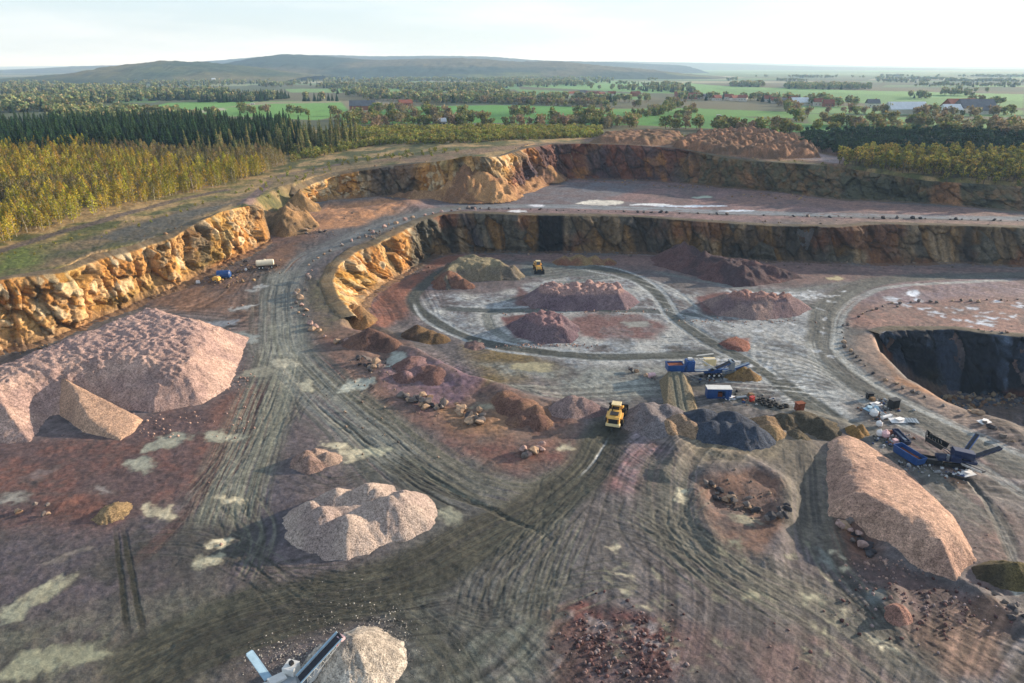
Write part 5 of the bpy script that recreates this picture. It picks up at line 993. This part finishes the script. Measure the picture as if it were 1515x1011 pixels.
def kind_spruce(r_, h=15, w=3.3, n=420, cols=((38,64,34),(32,54,32),(50,76,40),(64,88,46))):
    V, F, K = [], [], []; L_ = 15
    for k in range(L_):
        f = k/L_; z = h*(.08+.9*f); rad_ = w*(1-f)**.85*r_.uniform(.85,1.1)+.15; nb = max(5, int(15*(1-f)))
        for j in range(nb):
            a = j*2*math.pi/nb+r_.uniform(-.25,.25)+k; rl = rad_*r_.uniform(.7,1.15); wd = .5*rad_*.6+.18; dx, dy = math.cos(a), math.sin(a); i = len(V)
            V += [(0,0,z+.5), (dx*rl*.55-dy*wd, dy*rl*.55+dx*wd, z-.15), (dx*rl, dy*rl, z-rl*.38), (dx*rl*.55+dy*wd, dy*rl*.55-dx*wd, z-.15)]; F.append((i, i+1, i+2, i+3)); K += [lin(r_.choice(cols))*r_.uniform(.75,1.2)]*4
            V += [(dx*rl*.5,dy*rl*.5,z-.1), (dx*rl*.8-dy*wd*.5, dy*rl*.8+dx*wd*.5, z-rl*.4-.2), (dx*rl*.9, dy*rl*.9, z-rl*.4-.5), (dx*rl*.7+dy*wd*.5, dy*rl*.7-dx*wd*.5, z-rl*.3-.3)]; F.append((i+4, i+5, i+6, i+7)); K += [lin(r_.choice(cols))*r_.uniform(.6,1)]*4
    return (np.array(V), np.array(F), np.array(K)), trunk(h*.96, .22, .1, r_, 0, 6), MT2
def kind_round(r_, h=10, w=3.6, n=330, size=.5, cols=((136,136,76),(116,124,66),(152,136,82),(104,116,62)), low=.25, lobes=7, bark=MT2):
    pts = []; lb_ = [(r_.uniform(-.5,.5)*w, r_.uniform(-.5,.5)*w, h*r_.uniform(low+.2,.82), r_.uniform(.4,.62)*w) for _ in range(lobes)]
    for i in range(n):
        x, y, z, q_ = r_.choice(lb_); d = Vector((r_.gauss(0,1), r_.gauss(0,1), r_.gauss(0,.8))).normalized()*q_*r_.random()**.35; pts.append((x+d.x, y+d.y, max(z+d.z, h*low*.6)))
    return leaves(pts, size, cols, r_), trunk(h*.75, .25, .4, r_, 6, 6), bark
def protos(fn, k, seed, **kw):
    out = []
    for i in range(k):
        r_ = random.Random(seed+i); (V, F, K), tb, bark = fn(r_, **kw); cm = mesh_np('crown', V, F, ML, K*KA, smooth=False, link=False); tm = bpy.data.meshes.new('trunk'); tb.to_mesh(tm); tm.materials.append(bark)
        tv = np.array([v.co[:] for v in tb.verts]); tf = [[v.index for v in f.verts] for f in tb.faces]; tb.free()
        jm = bpy.data.meshes.new('tree'); jm.from_pydata([tuple(v) for v in V]+[tuple(v) for v in tv], [], [tuple(f) for f in F.tolist()]+[tuple(a+len(V) for a in f) for f in tf]); a = jm.attributes.new('Col', 'FLOAT_COLOR', 'POINT'); cc = np.ones((len(V)+len(tv), 4), np.float32); cc[:len(V), :3] = K*KA; a.data.foreach_set('color', cc.ravel()); jm.materials.append(ML); jm.materials.append(bark)
        mi = np.zeros(len(jm.polygons), np.int32); mi[len(F):] = 1; jm.polygons.foreach_set('material_index', mi); out.append((cm, tm, jm))
    return out
def gn_scatter(name, P, S, pr):
    """one object that carries many small trees"""
    pc_ = bpy.data.collections.new(name+'_kinds')
    for c_, t_, j_ in pr: pc_.objects.link(bpy.data.objects.new(name+'_kind', j_))
    me = bpy.data.meshes.new(name); me.vertices.add(len(P)); me.vertices.foreach_set('co', np.asarray(P, np.float32).ravel())
    for nm, vals in (('sc', S), ('rz', rng.uniform(0, 6.28, len(P)))):
        a = me.attributes.new(nm, 'FLOAT', 'POINT'); a.data.foreach_set('value', np.asarray(vals, np.float32))
    o = bpy.data.objects.new(name, me); COL.objects.link(o); ng = bpy.data.node_groups.new(name, 'GeometryNodeTree')
    ng.interface.new_socket('Geometry', in_out='INPUT', socket_type='NodeSocketGeometry'); ng.interface.new_socket('Geometry', in_out='OUTPUT', socket_type='NodeSocketGeometry')
    n = ng.nodes; l = ng.links.new; gi, go = n.new('NodeGroupInput'), n.new('NodeGroupOutput'); ip = n.new('GeometryNodeInstanceOnPoints'); ci = n.new('GeometryNodeCollectionInfo'); ci.inputs['Collection'].default_value = pc_; ci.inputs['Separate Children'].default_value = True; ci.inputs['Reset Children'].default_value = True
    a1 = n.new('GeometryNodeInputNamedAttribute'); a1.data_type = 'FLOAT'; a1.inputs['Name'].default_value = 'sc'; a2 = n.new('GeometryNodeInputNamedAttribute'); a2.data_type = 'FLOAT'; a2.inputs['Name'].default_value = 'rz'; cx = n.new('ShaderNodeCombineXYZ')
    l(gi.outputs[0], ip.inputs['Points']); l(ci.outputs[0], ip.inputs['Instance']); ip.inputs['Pick Instance'].default_value = True; l(a1.outputs[0], ip.inputs['Scale']); l(a2.outputs[0], cx.inputs[2]); l(cx.outputs[0], ip.inputs['Rotation']); l(ip.outputs[0], go.inputs[0])
    o.modifiers.new('scatter', 'NODES').node_group = ng; return tag(o, kind='stuff')
def poly_pts(poly, spacing, jit=.45, z_off=0):
    P = np.array(poly); x0, y0 = P.min(0); x1, y1 = P.max(0); a, b = np.meshgrid(np.arange(x0, x1, spacing), np.arange(y0, y1, spacing)); a = a.ravel()+rng.uniform(-jit, jit, a.size)*spacing; b = b.ravel()+rng.uniform(-jit, jit, b.size)*spacing
    k = inside(a, b, poly); a, b = a[k], b[k]; return np.stack([a, b, hgt(a, b)], 1)
def UA(pts, zf=None): return [tuple(atm(a, b)[:2]) for a, b in pts]
def infr(P): # inside the view, with a margin
    dep = P[:, 1]*cp-(P[:, 2]-CAMZ)*sp; return (dep > 1) & (np.abs(P[:, 0]) < dep*.80)
def plant(name, lab, cat, grp, P, S, pr, keep=300, parts=True, stuffname=None):
    k = infr(P); P, S = P[k], S[k]; o_ = np.argsort(np.hypot(P[:, 0], P[:, 1])/S); P, S = P[o_], S[o_]
    for p, s in zip(P[:keep], S[:keep]):
        c_, t_, j_ = R.choice(pr); rz = R.uniform(0, 6.28)
        if parts:
            e = bpy.data.objects.new(name, None); COL.objects.link(e); e.empty_display_size = .3
            for nm, me in (('crown', c_), ('trunk', t_)): q = bpy.data.objects.new(nm, me); COL.objects.link(q); q.parent = e
        else: e = bpy.data.objects.new(name, j_); COL.objects.link(e)
        e.location = p; e.rotation_euler = (R.uniform(-.05,.05), R.uniform(-.05,.05), rz); e.scale = (s*R.uniform(.9,1.2), s*R.uniform(.9,1.2), s*R.uniform(.85,1.1)); tag(e, lab, cat, grp)
    if len(P) > keep: gn_scatter(stuffname or name+'s_beyond', P[keep:], S[keep:], pr)
def sc(n, a, b): return rng.uniform(a, b, n)
prB = protos(kind_birch, 5, 100); prBr = protos(kind_birch, 4, 150, h=7.5, w=1.5, n=190, cols=((150,128,80),(134,118,76),(160,140,76),(120,114,66)))
prS = protos(kind_spruce, 4, 200); prT = protos(kind_spruce, 3, 230, h=15.5, w=2.2, cols=((112,118,66),(130,124,74),(92,106,58),(146,134,84)))
prY = protos(kind_round, 4, 300, h=10.5, w=2.3, n=380, size=.32, cols=((176,160,74),(140,138,66),(196,170,80),(104,110,58),(88,94,54)), low=.05)
prP = protos(kind_round, 3, 330, h=8, w=2.8, n=300, size=.42, cols=((48,74,52),(60,86,54),(42,62,48)), low=.1)
prH = protos(kind_round, 4, 360, h=9.5, w=5, n=300, size=.75, low=.02); prHb = protos(kind_round, 3, 390, h=10.5, w=4.6, n=220, size=.7, low=.05, cols=((152,132,102),(134,120,92),(168,144,108)))
prF = protos(kind_round, 3, 420, h=13, w=7, n=110, size=1.7, cols=((150,150,100),(130,140,90),(166,148,108),(112,128,84)), lobes=5); prFc = protos(kind_spruce, 2, 440, h=13, w=3.8)  # far broadleaf crowns lightened in colour to carry some of the distance haze
prSh = protos(kind_round, 4, 460, h=2.2, w=1.6, n=110, size=.26, cols=((176,166,80),(138,140,70),(118,130,60),(160,142,80)), low=.0, lobes=4)
BP = UA([(-200,420),(0,362),(70,341),(130,322),(210,302),(290,284),(350,270),(395,256),(430,244),(400,230),(200,226),(0,228),(-200,235)])
P = poly_pts(BP, 2.7); dens = fbm(P[:, 0]*.03, P[:, 1]*.03, 3); P = P[rng.random(len(P)) < .8+dens]; bn = fbm(P[:, 0]*.02+5, P[:, 1]*.02, 3) < -.12
bn |= rng.random(len(P)) < .15
plant('birch_tree', 'slender yellow-green birch in the dense young wood left of the quarry', 'birch tree', 'young birches left of the quarry', P[~bn], sc((~bn).sum(), .7, 1.2), prB)
plant('sapling_tree', 'thin brownish half-bare sapling among the yellow-green birches', 'sapling', 'half-bare saplings among the birches', P[bn], sc(bn.sum(), .8, 1.25), prBr, 200)
SP = UA([(-200,248),(0,240),(150,234),(250,229),(400,222),(450,218),(440,196),(300,190),(150,190),(0,198),(-200,205)]); P = poly_pts(SP, 5.0)
plant('spruce_tree', 'dark green spruce in the tall dense block behind the birch wood', 'spruce', 'spruces behind the birch wood', P, sc(len(P), .55, 1.15), prS)
TP = UA([(255,232),(300,238),(345,240),(420,232),(500,222),(540,212),(520,200),(420,205),(300,222)]); P = poly_pts(TP, 7)
plant('larch_tree', 'tall slim olive larch at the thinner end of the dark spruce block', 'larch', 'larches beside the spruces', P, sc(len(P), .5, 1.15), prT, 200)
YP = UA([(1240,250),(1300,262),(1400,272),(1515,279),(1760,292),(1760,236),(1515,232),(1300,231),(1245,236)]); P = poly_pts(YP, 3.6)
plant('grove_tree', 'bushy olive and yellow tree in the grove above the quarry at right', 'tree', 'yellow grove above the quarry', P, sc(len(P), .55, 1.15), prY)
PP = UA([(1178,214),(1200,224),(1250,232),(1515,236),(1760,240),(1760,206),(1515,203),(1300,200),(1190,200)]); P = poly_pts(PP, 5)
plant('pine_tree', 'dark low pine in the dense belt behind the yellow grove', 'pine', 'dark pines behind the yellow grove', P, sc(len(P), .7, 1.1), prP)
# shrubs
SB = [([(430,240),(520,222),(560,215),(700,212),(800,206),(890,204),(890,192),(700,190),(530,192),(430,215)], 3.6, .8, 2.0), ([(470,250),(560,238),(640,232),(700,222),(640,222),(500,235)], 6, .4, 1.0), ([(300,300),(380,285),(400,300),(450,270),(500,250),(430,250),(380,270)], 7, .3, .8),
 ([(0,395),(180,345),(330,300),(360,295),(300,300),(150,340),(0,375)], 7, .25, .6), ([(1245,250),(1380,272),(1515,282),(1515,300),(1380,292),(1260,275)], 5, .4, 1.0), ([(1000,222),(1100,236),(1240,246),(1240,252),(1100,240),(1000,228)], 5, .3, .7), ([(1000,208),(1150,212),(1190,205),(1000,200)], 6, .5, 1.2)]
PS = []; SS = []
for poly, sp_, a, b in SB: q = poly_pts(UA(poly), sp_); PS.append(q); SS.append(sc(len(q), a, b))
plant('shrub', 'low yellowish shrub on the rough ground along the top of the quarry', 'shrub', 'shrubs along the top of the quarry', np.vstack(PS), np.concatenate(SS), prSh, 300, False)
# country trees: hedgerows, copses, village trees
def row(a, b, n, w=6):
    A_, B_ = unp(*a, zA), unp(*b, zA); t = rng.random(n); q = A_[None, :2]*(1-t[:, None])+B_[None, :2]*t[:, None]+rng.normal(0, w, (n, 2)); return np.column_stack([q, hgt(q[:, 0], q[:, 1])])
H = [row((520,178),(600,182),14,8), row((560,160),(620,172),22,14), row((595,176),(680,172),18,8), row((700,168),(1060,172),14,10), row((640,150),(960,160),60,16), row((950,178),(1010,150),26,10), row((1180,180),(1160,150),26,7), row((1190,184),(1300,190),12,8), row((1330,184),(1515,194),46,16), row((880,184),(1160,196),30,10),
 row((520,184),(900,188),60,12), row((1050,190),(1190,196),16,8), row((720,152),(900,158),34,14), row((1260,168),(1400,170),30,14), row((1400,172),(1515,170),18,14), row((330,166),(520,172),16,10), row((560,190),(560,190),3,6), row((1020,165),(1000,185),10,6),
 row((200,175),(250,172),8,8), row((760,168),(780,178),5,6), row((690,172),(720,176),5,6), row((820,178),(900,182),12,6), row((1200,196),(1515,204),18,8)]
P = np.vstack(H); kb = rng.random(len(P)) < .4
plant('broadleaf_tree', 'rounded olive broadleaf tree in the hedgerows between the green meadows', 'tree', 'hedgerow trees between the meadows', P[~kb], sc((~kb).sum(), .6, 1.25), prH, 300, False)
plant('bare_tree', 'brown half-bare tree in the hedgerows between the green meadows', 'tree', 'half-bare trees between the meadows', P[kb], sc(kb.sum(), .7, 1.2), prHb, 300, False)
W_ = []; WC = []
for poly, sp_, cf in [([(-150,205),(0,200),(240,188),(330,185),(250,172),(160,170),(60,158),(-150,160)], 11, .1), ([(-150,158),(230,156),(230,148),(-150,150)], 14, .3), ([(215,155),(400,151),(500,150),(510,141),(230,142)], 9, .75), ([(-150,146),(220,146),(520,140),(760,132),(760,128),(400,128),(100,131),(-150,133)], 16, .3), ([(490,146),(620,152),(760,142),(740,136),(560,138)], 13, .1),
 ([(600,156),(760,154),(960,158),(960,150),(760,146),(640,148)], 15, .15), ([(985,160),(1080,164),(1075,157),(990,155)], 7, .6), ([(1000,150),(1200,158),(1270,160),(1260,155),(1150,148),(1020,144)], 17, .2), ([(960,136),(1030,140),(1020,128),(900,126),(700,120),(700,126)], 20, .25), ([(1080,128),(1130,130),(1128,124),(1082,124)], 12, .3), ([(1160,132),(1290,136),(1285,130),(1170,127)], 14, .2), ([(1300,134),(1460,138),(1450,136),(1300,132)], 18, .1),
 ([(1340,146),(1375,148),(1370,145),(1345,144)], 14, .1), ([(1390,142),(1440,144),(1440,141),(1395,140)], 14, .1), ([(1430,156),(1490,158),(1480,155),(1430,154)], 14, .1), ([(-150,131),(60,131),(500,127),(520,121),(200,121),(-150,124)], 30, .3), ([(480,126),(760,124),(1000,124),(1000,119),(700,116),(480,118)], 30, .3)]+[([(x_, y_), (x_+w_, y_+dy_), (x_+w_, y_+dy_-.45), (x_, y_-.45)], 16, .15) for x_, y_, w_, dy_ in [(900,119,200,1),(1150,121,260,2),(1040,125,160,1),(1320,128,240,2),(1250,118,200,1),(980,114,300,2),(1300,114,260,1),(600,120,160,0),(200,119,260,0),(-50,116,240,0),(380,115,260,0),(1400,122,200,1)]]:
    q = poly_pts(UA(poly), sp_); q = q[infr(q)]; q = q[(rng.random(len(q)) < .75) & (fbm(q[:, 0]*.006, q[:, 1]*.004, 3) > -.02)]; k = rng.random(len(q)) < cf; W_.append(q[~k]); WC.append(q[k])
P = np.vstack(W_); gn_scatter('far_woods', P, sc(len(P), .7, 1.2)*np.interp(P[:, 1], [600, 3000], [.85, 1.1]), prF); P = np.vstack(WC); gn_scatter('far_conifer_woods', P, sc(len(P), .7, 1.3), prFc)
# ---------------------------------------------------------------- houses of the plain
MWL = flat_mat('render_wall', (206,198,186), .9, 0, .1, .3, 0); MBR = flat_mat('brick_wall', (150,96,76), .9, 0, .2, .5, 0); MTR = flat_mat('red_roof', (132,74,56), .8, 0, .2, .3, 0); MGR = flat_mat('grey_roof', (98,98,102), .7, 0, .2, .3, 0); MWR = flat_mat('pale_roof', (212,214,216), .5, 0, .1, .3, 0)
def house(px, py, L_, Wd, Hh, rz, wm, rm, lab, cat='house', nm='farmhouse', grp=None, pitch=.45):
    q = unp(px, py, zA); q[2] = float(hgt(q[0], q[1])); t = empty(nm, tuple(q), rz, lab, cat, grp); r = Wd/2*pitch*2*.5+.3
    MB().box((0,0,Hh/2-.3),(L_,Wd,Hh+.6)).build('wall', wm, t); m = MB()
    g = [(0-Wd/2-.5, Hh-.1), (0, Hh+Wd*pitch), (Wd/2+.5, Hh-.1), (Wd/2+.5, Hh+.25), (0, Hh+Wd*pitch+.35), (-Wd/2-.5, Hh+.25)]
    A = [m.bm.verts.new((-L_/2-.4, y, z)) for y, z in g]; B = [m.bm.verts.new((L_/2+.4, y, z)) for y, z in g]
    for i in range(6): m.bm.faces.new((A[i], B[i], B[(i+1)%6], A[(i+1)%6]))
    m.bm.faces.new((A[0],A[1],A[4],A[5])); m.bm.faces.new((A[1],A[2],A[3],A[4])); m.bm.faces.new((B[0],B[1],B[4],B[5])); m.bm.faces.new((B[1],B[2],B[3],B[4]))
    for s in (-1, 1): m.bm.faces.new([m.bm.verts.new(v) for v in ((s*L_/2*.99,-Wd/2,Hh-.05),(s*L_/2*.99,0,Hh+Wd*pitch),(s*L_/2*.99,Wd/2,Hh-.05))])
    rf = m.build('roof', rm, t)
    if L_ < 20:
        MB().box((L_*.2,0,Hh+Wd*pitch+.6),(.8,.8,1.6)).build('chimney', MBR, rf)
        for k in (-.3, 0, .3): MB().box((L_*k,-Wd/2-.03,Hh*.5),(1.4,.08,1.3)).build('window', MG, t)
    return t
house(537,163,30,13,5,.1,MBR,MGR,'long dark barn with a pale gable on the near meadow left of centre','barn','barn'); house(683,146,15,10,5,-.3,MWL,MTR,'white house with a red roof among the trees at centre','house'); house(693,145,18,9,4,.2,MBR,MGR,'dark roofed shed beside the white house with the red roof','shed','shed')
house(651,186,10,6,3,.2,MWL,MWR,'tiny white hut at the far edge of the shrub belt','hut','hut')
house(1338,169,42,16,5,.1,MWL,MWR,'long pale-roofed shed in the fields at right','shed','shed'); house(1418,166,36,18,6,.2,MBR,MTR,'big red-roofed farm building far right','farm building','farm_building'); house(1440,167,40,20,5,.1,MWL,MGR,'wide grey-roofed farm building far right','farm building','farm_building'); house(1405,168,20,12,4,.1,MWL,MWR,'small white shed at the left end of the far right farm','shed','shed')
house(1455,169,26,12,4,-.1,MWL,MGR,'grey shed at the right end of the far right farm','shed','shed'); house(1185,156,30,14,4,.1,MWL,MWR,'long white-roofed hall in the village row','hall','hall')
house(317,124,12,10,14,.2,MWL,MWR,'tiny white church-like tower house above the dark wood at left','house'); house(600,157,18,9,4,.4,MBR,MTR,'red-roofed cottage beside the brown field','house')
for i, (a, b) in enumerate([(1003,143),(1012,144),(1024,147),(1033,146),(1045,147),(1060,149),(1078,148),(1086,149),(1098,150),(1136,151),(1148,153),(1160,154),(1172,154),(1198,156),(1212,157),(862,141),(872,142),(882,142),(890,143),(846,142),(905,143),(1225,158),(940,143),(1290,160)]):
    house(a, b, R.uniform(12,18), R.uniform(8,11), R.uniform(3.5,5.5), R.uniform(-.5,.5), R.choice([MWL,MWL,MBR]), R.choice([MTR,MTR,MGR]), 'small pitched-roof house in the village scattered across the plain', 'house', 'village_house', 'houses of the village on the plain')
for a, b, lab in [(374,155,'white van on the field road at left'),(1064,173,'white van on the meadow road right of centre')]:
    q = unp(a, b, zA); t = empty('van', (q[0], q[1], float(hgt(q[0], q[1]))), .2, lab, 'van'); MB().prism([(-2.6,.4),(-2.6,2.3),(1.3,2.3),(2.1,1.4),(2.7,1.2),(2.7,.4)], -1, 1).build('body', MW, t)
    MB().prism([(1.35,2.2),(1.4,2.2),(2.15,1.45),(2.1,1.4)], -.85, .85).build('windscreen', MG, t)
    for x in (-1.7,1.7):
        for y in (-.95,.95): wheel(t, x, y, .38, .25, MW)
# ---------------------------------------------------------------- hills
M_hill = ground_mat('wooded_hill', .95, .2, .01, .35, .1, .03)
def hill(pts, base_py, dist, depth, c1, c2, name='hills'):
    """ridge through pixel heights at a given distance, a real body `depth` metres deep"""
    xs_ = np.linspace(pts[0][0], pts[-1][0], 420); ysk = np.interp(xs_, [p[0] for p in pts], [p[1] for p in pts]); k = np.hanning(25); k /= k.sum(); ysk = np.convolve(np.pad(ysk, 12, 'edge'), k, 'valid')
    rows = 60; V = []
    for j in range(rows):
        f = j/(rows-1); prof = math.sin(math.pi*min(1, max(0, f)))**1.1
        for a, b in zip(xs_, ysk):
            d = ray(a, b); t = dist/d[1]; zt = CAMZ+d[2]*t; x = d[0]*t; y = dist+(f-.5)*depth; V.append((x, y, 12+(max(zt, 16)-12)*prof))
    V = np.array(V); n = 6*fbm(V[:, 0]*.02, V[:, 1]*.02, 3); V[:, 2] += n*np.clip((V[:, 2]-14)/40, 0, 1)+3.5*np.abs(vn(V[:, 0]*.06, V[:, 1]*.06))*np.clip((V[:, 2]-14)/20, 0, 1)
    V[:, 2] -= 14*(1-np.clip((V[:, 2]-12)/6, 0, 1))
    m = fbm(V[:, 0]*.0016, V[:, 1]*.0016, 4); c = mixc(np.tile(lin(c1), (len(V), 1)), lin(c2)[None, :], sm(m*3+.5)); c = mixc(c, lin((112,116,66))[None, :], sm((fbm(V[:, 0]*.002+9, V[:, 1]*.003, 3)-.25)*8)*np.clip(1-(V[:, 2]-30)/50, 0, 1)*.8)
    return tag(mesh_np(name, V, gridF(rows, len(xs_)), M_hill, c*KA), kind='structure')
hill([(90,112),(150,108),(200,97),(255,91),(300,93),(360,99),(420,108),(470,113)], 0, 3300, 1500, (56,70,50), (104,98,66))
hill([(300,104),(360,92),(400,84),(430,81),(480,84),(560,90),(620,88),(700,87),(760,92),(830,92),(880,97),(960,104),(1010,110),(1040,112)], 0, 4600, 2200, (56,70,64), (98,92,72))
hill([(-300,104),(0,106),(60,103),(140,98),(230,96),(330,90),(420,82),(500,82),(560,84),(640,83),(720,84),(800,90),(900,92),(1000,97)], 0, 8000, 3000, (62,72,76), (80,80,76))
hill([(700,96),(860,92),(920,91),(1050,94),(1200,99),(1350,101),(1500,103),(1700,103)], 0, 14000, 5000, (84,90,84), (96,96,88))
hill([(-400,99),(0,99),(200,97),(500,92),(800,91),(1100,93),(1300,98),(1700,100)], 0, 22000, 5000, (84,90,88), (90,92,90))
# ---------------------------------------------------------------- haze
bm = bmesh.new(); bmesh.ops.create_cube(bm, size=1, matrix=Matrix.Translation((0, 14800, 125)) @ Matrix.Diagonal((60000, 30400, 340, 1))); me = bpy.data.meshes.new('haze'); bm.to_mesh(me); bm.free()
hm_ = bpy.data.materials.new('haze_air'); hm_.use_nodes = True; t_ = hm_.node_tree; t_.nodes.clear(); pv = t_.nodes.new('ShaderNodeVolumePrincipled'); ov = t_.nodes.new('ShaderNodeOutputMaterial'); pv.inputs['Color'].default_value = (.46, .70, 1, 1); pv.inputs['Absorption Color'].default_value = (1, 1, 1, 1); pv.inputs['Density'].default_value = 0.000085; pv.inputs['Anisotropy'].default_value = .1
t_.links.new(pv.outputs[0], ov.inputs['Volume']); me.materials.append(hm_); o = bpy.data.objects.new('haze', me); COL.objects.link(o); tag(o, kind='stuff')
